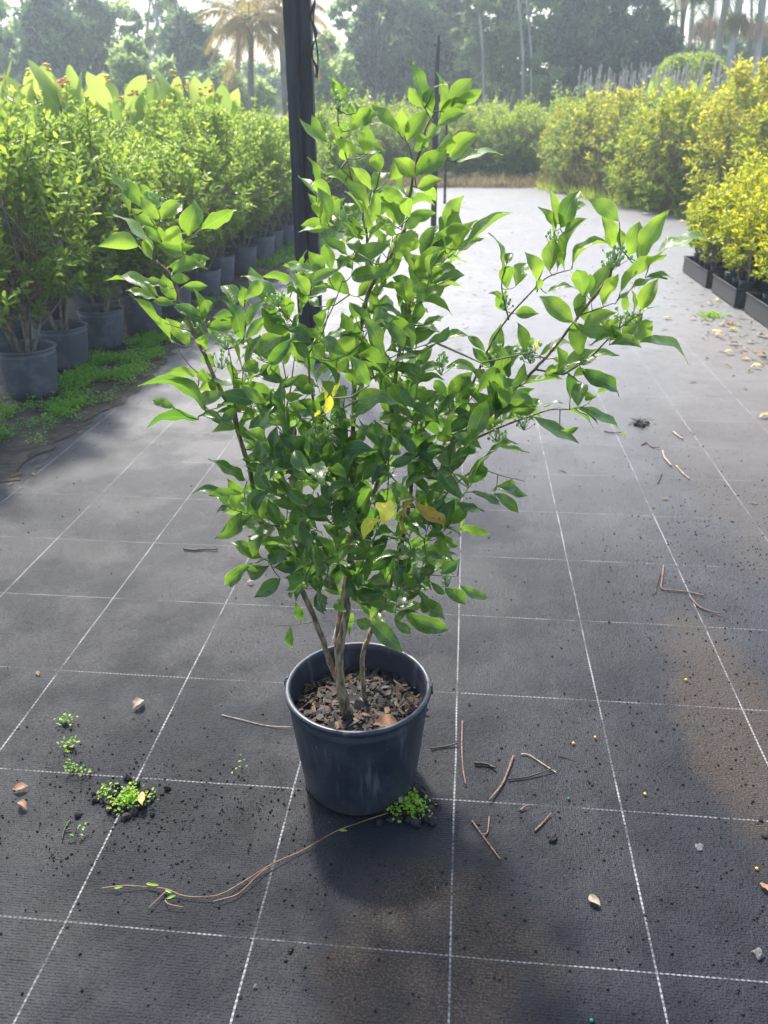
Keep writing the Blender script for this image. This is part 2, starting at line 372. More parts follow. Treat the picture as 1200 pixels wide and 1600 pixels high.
# skeleton: polylines (x, y in the survey photo, depth offset in metres from the pot axis), radii in metres
def HP(x,y,dy): return AT(x,y,PY+dy)
def stem_base(x,y,dx,dy,z=.2): return Vector((PX+dx,PY+dy,z))
SK=[]   # (points, r0, r1)
def sk(base, pts, r0, r1): SK.append(((([base] if base is not None else [])+[HP(*p) for p in pts]), r0, r1))
sk(stem_base(0,0,-.012,-.02,.17),[(537,1095,-.03),(531,1050,-.03),(532,1010,-.03),(540,965,-.02),(543,915,-.01),(550,850,.0),(555,795,.02),(545,745,.0),(541,690,.02),(535,640,.03),(520,600,.03)],.0120,.004)
sk(None,[(531,1060,-.025),(527,1000,.01),(537,930,.03),(548,860,.05),(575,790,.06),(600,720,.05),(616,605,.04),(622,560,.04),(634,506,.03),(640,473,.02),(645,440,.02)],.0078,.0022)
sk(stem_base(0,0,-.02,.0,.18),[(521,1050,-.01),(500,988,-.04),(472,922,-.05),(440,868,-.05),(408,815,-.06),(393,745,-.07),(376,688,-.08),(362,642,-.08),(344,609,-.09),(320,556,-.10),(302,519,-.10),(281,468,-.10),(266,429,-.10),(243,408,-.10)],.0075,.0025)
sk(stem_base(0,0,.012,.03,.19),[(566,1035,.03),(576,995,.05),(594,955,.08),(612,905,.10),(630,840,.10),(640,780,.10),(649,722,.09),(688,704,.08),(724,686,.07),(754,662,.05),(785,628,.03),(812,600,.02),(836,577,.0),(878,528,-.02),(924,469,-.03),(950,434,-.03),(958,412,-.03)],.0062,.0020)
sk(None,[(649,722,.09),(703,700,.08),(745,684,.07),(780,668,.06),(818,654,.05),(860,640,.03),(890,640,.02)],.004,.0012)
sk(None,[(688,704,.08),(712,655,.10),(745,585,.12),(770,532,.12),(795,495,.12),(822,465,.10),(854,434,.10),(889,422,.08)],.0035,.0011)
sk(None,[(795,500,.12),(784,450,.10),(788,410,.10)],.0016,.001)
sk(None,[(836,452,.10),(850,415,.10),(864,376,.10),(866,350,.10)],.0018,.001)
sk(None,[(905,493,-.02),(933,483,-.03),(958,474,-.04)],.0016,.0008)
sk(None,[(880,585,-.0),(920,560,-.02),(959,521,-.04),(985,500,-.04),(1004,490,-.05)],.0022,.001)
sk(None,[(836,577,.0),(880,585,-.01)],.0022,.002)
sk(None,[(548,740,.02),(552,660,.04),(556,570,.05),(572,470,.05),(590,430,.05),(610,400,.04),(633,357,.03),(640,310,.02),(647,267,.02),(658,230,.01),(667,197,.0),(683,173,.0)],.0055,.0014)
sk(None,[(590,430,.05),(575,400,.05),(573,367,.05),(567,340,.04),(571,312,.04),(560,295,.03),(550,280,.03),(543,253,.03),(533,215,.03),(528,185,.02),(530,160,.02)],.0026,.001)
sk(None,[(647,267,.02),(640,232,.03),(628,210,.03)],.0015,.0008)
sk(None,[(550,280,.03),(528,258,.02),(515,240,.02)],.0014,.0008)
sk(None,[(541,690,.02),(505,660,.0),(486,610,-.02),(481,555,-.03),(470,520,-.03),(448,494,-.04),(425,470,-.04)],.0035,.001)
sk(None,[(470,520,-.03),(466,480,-.03),(465,440,-.04)],.0016,.0009)
sk(None,[(481,555,-.03),(500,520,-.02),(520,480,.0),(535,440,.0)],.0018,.0008)
sk(None,[(376,688,-.08),(366,625,-.11),(365,590,-.12),(357,545,-.12)],.0022,.001)
sk(None,[(302,519,-.10),(258,505,-.11)],.0013,.0007)
sk(None,[(340,600,-.09),(300,575,-.10),(272,535,-.10)],.0013,.0007)
sk(None,[(440,868,-.05),(418,872,-.07),(400,880,-.08)],.0018,.0008)
sk(None,[(612,905,.10),(650,897,.06),(690,900,.03),(715,900,.02)],.0020,.0008)
sk(None,[(640,820,.10),(680,790,.05),(712,757,.02),(735,738,.0),(764,712,-.02)],.0026,.0010)
sk(None,[(700,770,.03),(740,735,.0),(790,745,-.01),(820,752,-.02)],.0014,.0007)
sk(None,[(543,915,-.01),(562,890,-.05),(575,860,-.08),(600,850,-.10)],.0018,.0008)
sk(None,[(555,795,.02),(548,770,-.06),(540,755,-.10)],.0024,.0012)
sk(None,[(545,745,.0),(530,715,-.08),(520,690,-.12)],.0024,.001)
sk(None,[(557,1060,.03),(568,1048,.02),(572,1045,.01)],.0022,.001)
sk(None,[(487,972,-.045),(460,976,-.06),(433,978,-.07)],.0012,.0005)
sk(None,[(520,600,.03),(530,660,-.12),(535,640,-.14)],.0015,.0008)
# traced leaves: view offset/scale, then base x,y, tip x,y, width
VIEWS=[((140,240,3.333),"""205,320,80,110,75;295,290,195,150,75;320,235,260,165,45;345,380,225,290,60;375,345,475,265,80;360,340,270,230,60;515,430,545,252,105;580,395,748,295,80
490,470,405,385,90;325,555,135,330,60;255,480,70,480,85;380,465,290,385,70;345,480,495,515,95;325,550,285,445,50;480,500,535,485,45;500,555,615,545,50;430,620,590,590,80
410,590,545,560,55;490,690,605,690,50;450,770,385,640,75;350,740,105,665,50;350,760,200,705,60;420,700,290,665,45;445,785,340,770,45;435,980,235,755,65;530,1000,410,870,70
590,860,450,800,60;590,890,550,715,50;610,905,760,880,70;545,960,490,880,70;640,850,740,840,60;750,800,700,690,90;800,800,790,690,60;810,760,885,670,70;800,970,720,780,80
810,900,915,770,60;810,960,900,860,60;870,800,945,800,30;609,1020,575,950,60;660,1115,585,1060,60;690,950,650,895,60;825,1010,990,950,100;935,1090,1055,965,70;800,1130,870,1090,80
610,1340,305,1195,75;570,1150,405,1135,60;620,1190,580,1130,55;565,1385,320,1405,65;591,1300,690,1250,75;565,1370,705,1410,60;750,1410,660,1440,70;905,1305,700,1250,85
790,1210,915,1290,60;860,1160,1010,1190,60;907,1320,790,1440,60;1090,1290,1200,1350,60;1030,1200,1170,1200,55;1010,1360,930,1300,70;960,1400,900,1390,80;915,1500,800,1495,60
1040,1470,1170,1530,60;920,1330,830,1420,50;1010,810,820,635,70;1060,700,915,640,50;1140,740,1070,630,70;1150,690,1210,640,50;1190,620,1030,575,55;1045,910,1160,940,90
1060,985,1120,1080,70;450,1330,330,1290,50;540,590,600,560,40;420,640,520,650,50;640,780,560,800,60;700,1240,620,1180,60;560,1240,640,1170,70;680,1390,760,1330,60"""),
((400,80,3.0),"""385,230,360,135,45;395,225,415,150,40;400,230,460,175,30;405,225,440,215,25;355,150,345,120,12;385,410,375,350,50;340,460,220,325,45;350,440,275,305,55
430,400,395,350,50;440,370,540,265,60;450,310,420,240,40;470,290,460,235,20;480,345,590,280,50;670,380,555,262,60;650,350,510,335,45;690,410,680,285,70;710,420,800,285,85
745,470,780,395,60;800,250,740,60,55;790,265,720,175,50;825,300,815,180,60;865,280,850,115,65;905,250,1005,140,70;935,235,1050,180,50;860,310,985,235,70;850,350,985,290,60
800,410,860,360,50;835,170,905,145,20;840,470,920,410,70;910,500,1030,400,90;940,520,1135,478,60;750,590,880,470,90;745,590,655,510,80;755,640,865,605,60;700,700,600,655,65
470,480,370,420,55;430,510,395,460,50;510,480,520,360,75;540,470,600,465,50;580,570,565,480,65;620,600,655,520,70;540,650,460,555,50;550,660,620,570,70;530,690,345,580,60
520,740,430,615,60;335,800,295,650,65;350,680,275,615,60;385,790,360,680,50;470,790,425,715,60;450,830,385,750,70;350,825,210,835,40;500,830,420,860,60;550,825,500,790,50
440,900,480,850,80;615,840,555,770,30;680,820,640,700,60;720,780,700,690,60;700,830,770,785,45;660,860,620,830,50;640,940,750,870,90;590,940,620,860,60;900,950,940,765,85
930,940,1025,800,60;970,920,1175,750,50;880,920,800,870,70;740,1030,680,940,80;740,1030,885,930,85;820,1010,970,975,45;760,1060,870,1020,50;740,1100,645,1060,50;735,1180,700,1060,60
760,1170,880,1100,75;820,1090,935,1050,40;850,1100,955,1100,25;700,1160,680,1110,45;285,1040,145,1000,45;330,1030,255,950,65;350,1030,320,910,60;430,960,320,885,55
480,950,440,880,60;380,1030,440,990,60;260,1100,375,1025,50;370,1120,225,1105,40;440,1140,360,1060,80;300,1200,255,1160,50;340,1220,370,1160,40;480,1150,560,1090,60
530,1100,600,1010,70;600,1060,680,980,60;470,1260,440,1180,50;510,1210,590,1205,50;830,1255,870,1240,20;560,760,620,720,50;700,680,740,640,50;780,640,840,700,50;640,1000,560,1040,50"""),
((700,280,2.857),"""470,250,412,135,45;480,230,455,55,50;500,220,580,65,80;560,150,605,105,40;520,240,615,180,35;455,415,470,270,80;520,400,575,215,70;490,400,505,350,30;550,400,720,290,35
395,455,348,335,65;240,450,205,255,55;260,380,290,330,40;265,490,270,390,65;300,480,345,380,70;265,590,245,500,70;300,600,395,600,55;240,540,195,510,30;440,510,560,480,30
400,500,415,450,30;735,305,695,180,75;765,190,640,100,70;800,350,850,205,85;770,310,770,230,40;865,355,975,155,90;905,355,1160,265,70;850,370,870,290,50;640,550,725,390,80
560,640,425,530,85;600,520,575,415,70;620,520,635,430,50;575,615,610,500,55;770,500,955,355,60;755,545,950,435,65;880,440,985,430,25;860,590,930,460,70;800,590,790,510,35
830,600,820,500,35;860,600,945,575,20;690,560,755,430,55;600,680,740,600,75;600,680,720,690,65;620,640,600,560,60;750,680,690,640,70;770,710,860,610,75;820,720,905,640,70
720,720,760,670,70;720,740,850,750,50;800,720,650,735,35;845,735,1060,815,45;590,790,570,640,80;490,840,735,780,75;410,790,590,740,50;490,845,510,760,70;430,870,480,840,40
600,850,755,955,70;560,880,610,850,40;600,910,580,1000,75;545,980,540,870,50;660,960,712,940,22;610,960,660,970,40;590,1020,780,1130,50;560,1020,660,1090,40;490,1020,640,1090,45
380,1060,570,1165,60;500,1120,575,1110,30;230,1040,345,960,60;290,1040,400,980,60;340,1060,495,1000,60;220,1030,180,930,60;230,1030,300,925,55;210,940,330,785,75
200,910,110,850,55;120,855,5,840,35;180,840,115,760,45;165,770,95,705,40;185,780,240,735,50;345,770,315,650,55;350,760,380,710,50;260,780,310,740,35;250,890,240,750,50
320,920,505,890,55;130,960,115,900,60;150,1010,90,930,50;160,1100,240,1080,60;0,1130,135,1050,60;10,1150,140,1200,65;0,960,100,870,70;200,1190,350,1220,35;180,1220,300,1180,40
0,1230,85,1235,40;440,880,540,830,50;470,800,560,820,40"""),
((400,440,3.333),"""400,760,180,620,75;460,890,265,960,110;455,890,410,1060,110;270,900,170,800,70;440,870,600,880,80;300,960,95,920,60;400,840,320,810,45;500,740,765,665,60;500,680,625,630,60
530,620,650,570,80;550,770,400,745,50;690,640,660,490,70;690,650,805,600,70;560,550,480,450,75;590,540,510,400,70;640,470,560,380,55;650,480,740,440,40;650,460,600,450,50
660,390,570,200,70;480,380,335,300,75;560,260,345,290,45;290,320,180,250,75;300,310,350,220,60;280,400,200,320,60;300,400,340,330,70;480,480,385,350,90;555,235,500,120,45
600,230,740,200,50;610,210,650,140,50;770,340,680,215,75;810,360,780,240,50;830,340,965,185,60;880,330,1095,265,60;940,320,1000,240,50;790,100,760,30,50;830,110,980,35,60
960,820,805,680,70;965,820,1160,690,70;1150,890,1030,800,80;990,600,930,520,60;870,500,850,410,60;840,540,785,430,80;900,610,830,550,60;1000,600,1110,500,50;1150,470,1005,445,45
930,640,1010,660,35;900,730,850,620,70;820,660,760,550,55;655,1040,690,910,65;700,1010,940,990,60;700,960,820,910,60;560,1030,625,950,50;480,1060,560,1060,90;680,890,750,880,60
860,900,940,800,60;960,970,1095,900,90;1110,1020,1180,960,80;640,880,580,770,50;300,800,230,760,80;160,650,65,650,60;150,600,235,590,50;30,700,0,640,50;10,380,130,290,90
70,430,190,300,60;130,510,90,410,70;20,480,100,430,60;130,550,215,495,40;310,590,210,530,70;460,600,350,520,80;300,700,230,680,60;780,830,700,790,45;830,900,760,790,60
720,750,650,690,70;780,720,640,730,60;870,740,830,700,50;380,900,300,1000,70;700,600,780,520,60;520,820,600,760,60;620,720,700,790,60"""),
((300,680,2.5),"""215,180,80,100,55;195,225,72,235,50;200,210,310,205,45;145,260,12,225,50;205,55,285,30,40;245,200,270,125,50;170,290,100,300,25;275,480,165,415,60;230,500,130,585,55
300,510,220,520,65;345,560,250,630,60;300,490,375,460,55;330,470,280,400,55;435,570,380,470,60;430,580,525,545,45;535,520,475,460,50;600,620,500,590,45;640,570,560,490,75
625,640,695,725,60;625,690,615,770,35;690,720,810,835,75;640,725,700,740,50;830,690,990,755,70;790,720,850,770,40;890,620,760,650,60;840,540,930,685,40;800,600,790,500,75
780,480,965,480,50;770,510,690,450,75;610,485,700,455,75;800,400,810,330,65;540,340,435,305,60;555,320,590,260,60;560,350,625,310,50;510,390,345,350,50;560,350,610,350,25
430,290,320,260,45;360,370,280,290,60;370,330,440,290,70;400,420,340,400,60;450,270,380,215,50;645,250,605,165,70;760,260,700,240,50;860,245,770,190,50;900,210,1055,235,50
960,230,1050,350,45;1020,370,1155,380,45;955,400,1035,430,50;920,490,1005,440,60;1045,480,980,540,55;990,600,1065,660,55;1050,590,1155,630,40;930,570,985,620,30;900,640,980,710,70
425,730,405,660,38;385,745,388,830,40;600,690,570,640,40;720,690,740,740,45;700,620,760,660,50;1080,190,1140,115,65;1200,260,1150,235,30;1060,100,960,90,60;640,440,560,400,60
700,560,760,580,60;520,560,560,600,50;480,440,420,400,50;660,660,740,620,50;860,560,930,520,50;700,520,640,540,60;1190,200,1260,190,50;1170,215,1300,235,45;1180,230,1270,300,45""")]
YEL=[((300,680,2.5),"670,410,725,330,65;740,350,750,260,80"),((400,440,3.333),"360,640,350,555,22;365,690,385,600,45;400,610,430,535,26;340,680,300,700,30"),((700,280,2.857),"400,780,405,715,14;385,770,380,735,12")]
BRN=[((300,680,2.5),"855,400,870,255,35;870,258,990,350,55")]
def parse(vs):
    out=[]
    for (ox,oy,s),t in vs:
        for q in t.replace('\n',';').split(';'):
            a=[float(v) for v in q.split(',')]; out.append((ox+a[0]/s,oy+a[1]/s,ox+a[2]/s,oy+a[3]/s,a[4]/s))
    return out
# dense points of the skeleton (with px) so that leaves know their branch
skp=[]; skpx=[]
def to_px(w):
    w=w-CAM; z=w.dot(fw); return (600+F_PX*w.dot(rt)/z, 800-F_PX*w.dot(up)/z)
for pts,ra,rb in SK:
    for i in range(len(pts)-1):
        for t in np.linspace(0,1,8,endpoint=False): skp.append(pts[i].lerp(pts[i+1],t))
    skp.append(pts[-1])
skpx=np.array([to_px(p) for p in skp]); skn=np.array([tuple(p) for p in skp])
def leaf_geo(specs, jit=.05, seed=1, off=0.0):
    """specs: base px, tip px, width px -> 3-D leaf frames"""
    g=np.random.default_rng(seed); out=[]
    for bx,by,tx,ty,w in specs:
        d2=((skpx-np.array([bx,by]))**2).sum(1); i=int(d2.argmin()); far=math.sqrt(d2[i])
        inner=math.exp(-(((bx-560)/150)**2+((by-640)/260)**2))
        dy=(skn[i,1]-PY)+g.normal()*(jit*.5+.085*inner)-(.085*inner)+off
        B=AT(bx,by,PY+dy); l=math.hypot(tx-bx,ty-by); dist=(B-CAM).length
        Lt=max(l, w/.56, 24); dep=math.sqrt(max(Lt*Lt-l*l,0)); px=dist/F_PX
        T=AT(tx,ty,PY+dy+ (dep*px*(1 if g.random()<.35 else -1)) + g.normal()*.12*l*px)
        d=T-B; L=d.length; d.normalize()
        v=(CAM-B).normalized(); v=(v-d*v.dot(d)).normalized()
        Wt=max(w,.40*Lt); Wt=min(Wt,.60*Lt) if w<.6*Lt else w
        roll=math.acos(min(1,w/Wt))+abs(g.normal())*.30
        s=d.cross(v); sgn=1 if (v*math.cos(roll)+s*math.sin(roll)).z>(v*math.cos(roll)-s*math.sin(roll)).z else -1
        if g.random()<.2: sgn=-sgn
        n=v*math.cos(roll)+s*math.sin(roll)*sgn
        if n.z<0: n=-n
        out.append((B,d,n,L*1.10,Wt*px*1.0))
    return out
def leaf_mesh(name, fr, tones, seed=3):
    g=np.random.default_rng(seed); nt_,nu=12,5
    t=np.linspace(0,1,nt_); u=np.linspace(-1,1,nu)
    Vs=[];UV=[];Fs=[];To=[]; off=0
    for (B,d,n,L,W),to in zip(fr,tones):
        a=.80+g.random()*.38
        prof=np.interp(t**a,[0,.04,.15,.33,.5,.66,.78,.88,.95,1],[.05,.16,.52,.90,1,.90,.66,.34,.12,0])
        fold=.12+g.random()*.55; arch=g.normal()*.08+.07; side=g.normal()*.05; ph=g.random()*6.3; rip=.012+g.random()*.034; tipd=g.random()*.16-.02
        tw=g.normal()*.55
        s=np.array(d.cross(n)); d_=np.array(d); n_=np.array(n); B_=np.array(B)
        for i in range(nt_):
            wv=W/2*prof[i]
            ca,sa=math.cos(tw*(t[i]-.5)),math.sin(tw*(t[i]-.5)); s2=s*ca+n_*sa; n2=n_*ca-s*sa
            for j in range(nu):
                au=abs(u[j]); z=fold*wv*au**1.3+arch*L*4*t[i]*(1-t[i])-tipd*L*max(0,t[i]-.6)**2*6+rip*L*math.sin(t[i]*15+ph+(1.3 if u[j]>0 else 0))*au
                Vs.append(B_+d_*L*(t[i]+.02*math.sin(ph+t[i]*5)*au)+s2*(wv*u[j]+side*L*4*t[i]*(1-t[i]))+n2*z); UV.append((u[j],t[i])); To.append(to)
        for i in range(nt_-1):
            for j in range(nu-1):
                q=off+i*nu+j; Fs.append((q,q+1,q+nu+1,q+nu))
        off+=nt_*nu
    return np_mesh(name,np.array(Vs),np.array(Fs),4,np.array(To),np.array(UV))
sp=parse(VIEWS); fr=leaf_geo(sp,.05,1)
g=np.random.default_rng(5)
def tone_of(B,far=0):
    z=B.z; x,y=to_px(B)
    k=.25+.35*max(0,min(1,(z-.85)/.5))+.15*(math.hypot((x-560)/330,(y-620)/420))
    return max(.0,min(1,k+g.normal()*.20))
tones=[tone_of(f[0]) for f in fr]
# inner sprigs that fill the depth of the bush behind and between the traced leaves
poly=[(375,600),(430,480),(460,400),(520,330),(560,350),(640,330),(680,420),(700,480),(700,560),(770,590),(815,640),(740,690),(720,790),(700,900),(650,960),(600,975),(540,965),(470,920),(430,890),(400,800),(400,700)]
def inside(x,y):
    c=False; j=len(poly)-1
    for i in range(len(poly)):
        xi,yi=poly[i]; xj,yj=poly[j]
        if (yi>y)!=(yj>y) and x<(xj-xi)*(y-yi)/(yj-yi)+xi: c=not c
        j=i
    return c
fill=[]; attempts=0
while len(fill)<690 and attempts<9000:
    attempts+=1
    x,y=g.uniform(370,820),(g.uniform(320,980) if g.random()<.7 else g.uniform(700,980))
    if not inside(x,y): continue
    if y<470 and g.random()<.45: continue
    d2=((skpx-np.array([x,y]))**2).sum(1); i=int(d2.argmin())
    dy=(skn[i,1]-PY)+(g.uniform(-.10,.20) if y<700 else g.uniform(-.17,.12))
    B0=AT(x,y,PY+dy); outw=(B0-Vector((PX,PY+.03,B0.z-.12))); outw.y*=.5
    ax=(outw.normalized()+Vector(g.normal(size=3))*.42+Vector((0,0,.75))).normalized()
    sd_=ax.orthogonal().normalized(); sd_=Matrix.Rotation(g.uniform(0,6.3),3,ax)@sd_
    nl=g.integers(4,7)
    for q in range(nl):
        Lq=.050+g.random()*.032
        sgn=1 if q%2 else -1; bp=B0+ax*(.014*q)
        dd=(ax*(.45+.5*(q==nl-1)+.25*g.random())+sd_*sgn*(0 if q==nl-1 else .9)+Vector(g.normal(size=3))*.25).normalized()
        nn=(ax.cross(sd_)*.6+Vector(g.normal(size=3))*.5+Vector((0,0,.7))); nn=(nn-dd*nn.dot(dd)).normalized()
        if nn.z<0: nn=-nn
        fill.append((bp,dd,nn,Lq,Lq*(.37+.14*g.random())))
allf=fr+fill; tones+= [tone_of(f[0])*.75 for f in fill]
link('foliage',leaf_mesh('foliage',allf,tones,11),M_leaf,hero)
fy_=leaf_geo(parse(YEL),.01,2,-.27); tag(link('yellow_leaves',leaf_mesh('yellow_leaves',fy_,[.5]*len(fy_),4),M_lyel,hero),'bright yellow leaves and new shoots among the green')
fb_=leaf_geo(parse(BRN),.01,2,-.22); tag(link('brown_leaves',leaf_mesh('brown_leaves',fb_,[.5]*len(fb_),4),M_lbrn,hero),'dying orange brown leaves')
# stems
def smooth_pts(pts,n=5):
    if len(pts)<3: return pts
    o=[]; P_=[pts[0]]+list(pts)+[pts[-1]]
    for i in range(1,len(P_)-2):
        p0,p1,p2,p3=P_[i-1],P_[i],P_[i+1],P_[i+2]
        for k in range(n):
            t=k/n; o.append(.5*((2*p1)+(p2-p0)*t+(2*p0-5*p1+4*p2-p3)*t*t+(3*p1-p0-3*p2+p3)*t**3))
    o.append(pts[-1]); return o
thick=MB(); thin=MB()
for i,(pts,ra,rb) in enumerate(SK):
    q=smooth_pts([Vector(p) for p in pts]); n=len(q)
    rad=[ra+(rb-ra)*(k/(n-1))**.8 for k in range(n)]
    if i==0: rad=[r*(1+.5*max(0,1-k/10)) for k,r in enumerate(rad)]
    if i<4:
        q=[p+Vector((random.uniform(-1,1),random.uniform(-1,1),0))*.0012 for p in q]
        (thick).tube(q,rad,10,knob=.10)
    else: (thick if ra>.0024 else thin).tube(q,rad,6,knob=.05)
stem=thick.build('stem',M_stem,hero)
# petioles and twigs: nearest-neighbour growth from the branches to every leaf base
nodes=skn.copy(); pend=np.array([tuple(f[0]) for f in allf+fy_]); par_d=np.full(len(pend),1e9); par_i=np.zeros(len(pend),int)
for k in range(len(pend)):
    dd=((nodes-pend[k])**2).sum(1); par_i[k]=dd.argmin(); par_d[k]=dd.min()
done=np.zeros(len(pend),bool); pts_all=list(map(Vector,nodes)); parent_of={}
for _ in range(len(pend)):
    k=int(np.where(done,1e9,par_d).argmin()); done[k]=True
    a=pts_all[par_i[k]]; bpt=Vector(pend[k]); L=(bpt-a).length
    mid=a.lerp(bpt,.5)+Vector((0,0,-.12*L)); r=.0007+min(.0009,L*.01)
    if L>.002: thin.tube([a,a.lerp(mid,.6),mid,mid.lerp(bpt,.5),bpt],[r*1.25,r*1.1,r,r*.9,r*.8],5)
    pts_all.append(bpt); ni=len(pts_all)-1
    dd=((pend-pend[k])**2).sum(1)*1.15; upd=(dd<par_d)&(~done); par_d[upd]=dd[upd]; par_i[upd]=ni
thin.build('twigs',M_twig,hero)
# flower buds: little green heads on stalks
M_bud=foliage('bud_green',(.50,.64,.30),(.6,.7,.38),(.45,.65,.25),(.55,.7,.3),.4,.45)
for x,y,n_ in [(240,312,9),(333,515,9),(352,530,11),(345,560,7),(434,462,9),(462,430,7),(530,632,14),(548,640,12),(516,655,8),(430,620,9),(578,418,12),(575,400,6),(690,572,9),(690,560,8),(958,405,16),(965,398,10),(822,545,9),(830,552,10),(768,560,11),(865,372,9),(968,502,10),(980,492,8),(620,608,7),(700,905,9),(820,658,8),(532,158,3),(790,470,6),(560,860,5),(783,682,9),(776,676,6)]:
    d2=((skpx-np.array([x,y]))**2).sum(1); i=int(d2.argmin()); c=AT(x,y,skn[i,1]-.02 if math.hypot(x-560,y-640)<200 else skn[i,1]); root=c+Vector((0,0,-.02))
    if x in (530,548,516): c.y-=.06; root.y-=.06
    bb=MB(); bs=MB()
    for k in range(n_+6):
        e=c+Vector((random.gauss(0,.010),random.gauss(0,.010),random.uniform(-.012,.014))); bb.blob(e,random.uniform(.0017,.0036),.1,(1,1,1.35)); bs.tube([root,root.lerp(e,.6)+Vector((0,0,-.002)),e],.0006,4)
    bo_=bb.build('flower_buds',M_bud,hero); bs.build('bud_stalks',M_bud,bo_)

# ================================================================ posts
M_post=bark('black_timber',(.010,.010,.012),(.035,.033,.036),26,.8,.006,.08)
def ridge(name,label,cat,X,Y,w,h,mat,groove=True):
    t=thing(name,label,cat,(X,Y,0)); b=MB(); n=26; prof=[]
    hw=w/2; gx=w*.07
    if groove: prof=[(-hw,-hw),(-gx*.2,-hw),(gx*.3,-hw+gx*1.6),(gx*1.6,-hw+gx*1.6),(gx*2,-hw),(hw,-hw),(hw,hw),(-hw,hw)]
    else: prof=[(-hw,-hw),(hw,-hw),(hw,hw),(-hw,hw)]
    k=len(prof); rows=60 if groove else 12; vs=[]
    for i in range(rows+1):
        z=h*i/rows
        for j,(x,y) in enumerate(prof): vs.append((x+random.uniform(-1,1)*w*.018,y+random.uniform(-1,1)*w*.015,z))
    fs=[(i*k+j,i*k+(j+1)%k,(i+1)*k+(j+1)%k,(i+1)*k+j) for i in range(rows) for j in range(k)]+[tuple(rows*k+j for j in range(k))]
    b.add(vs,fs); b.build('shaft',mat,t,False); return t
pb=G(488,560); post=ridge('timber_post','thick black grooved timber post rising behind the big shrub','post',pb.x,pb.y,.155,3.6,M_post)
post.rotation_euler=(0,R(.15),R(6))
b=MB(); b.lathe([(.001,.0),(.13,.002),(.125,.014),(.10,.022),(.09,.02)],16); b.build('footing',M_dirt,post)
pt=ridge('slim_post','slim black post standing far back on the wet path','post',-.52,13.3,.085,1.75,M_post,False)
b=MB(); b.tube([(0,0,1.72),(0,0,1.82)],.06,8); b.tube([(0,0,1.8),(0.01,0,2.56)],.028,8); b.tube([(-.05,0,2.44),(.06,0,2.47)],.012,6); b.build('top_pipe',M_post,pt)
c0=AT(490,4,pb.y-.12); b=MB(); q=[]
for i in range(40):
    q.append((c0.x+.014*math.sin(i*.55)-.0003*i+(.02 if i<6 else 0),c0.y+.01*math.cos(i*.55),c0.z+.25-i*.016))
b.tube(q,[.007+.003*math.sin(i*1.1) for i in range(40)],6,knob=.2)
q2=[(c0.x-.01,c0.y+.02,c0.z+.25),(c0.x+.012,c0.y,c0.z+.05),(c0.x-.006,c0.y,c0.z-.1),(c0.x+.014,c0.y,c0.z-.26),(c0.x+.004,c0.y,c0.z-.38)]
b.tube(smooth_pts([Vector(p) for p in q2]),.005,6)
tag(b.build('dangling_strap',M_post),'twisted black strap dangling down beside the thick post','strap')
p2=ridge('thin_stake','thin dark stake standing in the far bushes beside the slim post','stake',AT(698,190,17).x,17,.05,1.75,M_post,False)

# ================================================================ left bed of potted shrubs
def shrub_meshes(seed,h,wid,zlo,ntw,nl,leafL,leafW,stems=4,base=.25,young=.5,lean=0,wz=.45):
    """branching stems that fill an upright crown; leaves set along every twig"""
    g=np.random.default_rng(seed); st=MB(); B=[];D=[];N=[];T=[]
    tips=[]
    for s in range(stems):
        a=g.uniform(0,6.28); r=g.uniform(.02,.05); top=Vector((math.cos(a)*wid*.28,math.sin(a)*wid*.28,base+(h-base)*g.uniform(.45,.7)))
        p0=Vector((math.cos(a)*r,math.sin(a)*r,base-.05)); pm=p0.lerp(top,.5)+Vector((g.normal()*.03,g.normal()*.03,0))
        q=smooth_pts([p0,p0.lerp(pm,.5),pm,top],4); st.tube(q,[.011*(1-.6*i/len(q)) for i in range(len(q))],6,knob=.08); tips.append(q)
    for k in range(ntw):
        q=tips[int(g.integers(stems))]; p0=q[int(g.integers(len(q)//3,len(q)))]
        zz=zlo+(h-zlo)*g.random()**(.8 if zlo>.2 else 1.0); f=(zz-zlo)/(h-zlo); rad=wid*.5*(math.sin(math.pi*min(1,max(0.08,f*.78+.18)))**.6)*math.sqrt(g.random()*.85+.15)
        a=g.uniform(0,6.28); e=Vector((rad*math.cos(a),rad*math.sin(a),zz+lean))
        if g.random()<.12: e=Vector((e.x*1.22,e.y*1.22,e.z+(.10+.12*g.random())*h/1.5))
        m_=p0.lerp(e,.55)+Vector((0,0,-.05)); tw=smooth_pts([p0,m_,e],5); st.tube(tw,[.0045*(1-.7*i/len(tw)) for i in range(len(tw))],4,cap=False)
        up_=(e-m_).normalized(); ln=(e-m_).length
        for j in range(nl):
            t=j/nl; L0=min(.22,max(.10,ln)); p=e-up_*L0*(1-t); an=j*2.4+g.random()
            sd=up_.orthogonal().normalized(); sd=Matrix.Rotation(an,3,up_)@sd
            d=(sd*.85+up_*(.45+.4*t)+Vector(g.normal(size=3))*.3)
            B.append(tuple(p+Vector(g.normal(size=3))*.008)); D.append(tuple(d)); N.append(tuple(Vector((0,0,1))+Vector(g.normal(size=3))*.55)); T.append(.12+.25*g.random()+ (young if t>.72 and g.random()<.55 and f>.35 else 0)*g.random()*1.2+.18*f)
    B=np.array(B); n=len(B); L=leafL*g.uniform(.7,1.25,n); fo=cloud('foliage',B,np.array(D),np.array(N),L,leafW*g.uniform(.8,1.2,n),np.clip(np.array(T),0,1))
    return st.mesh('branches'),fo
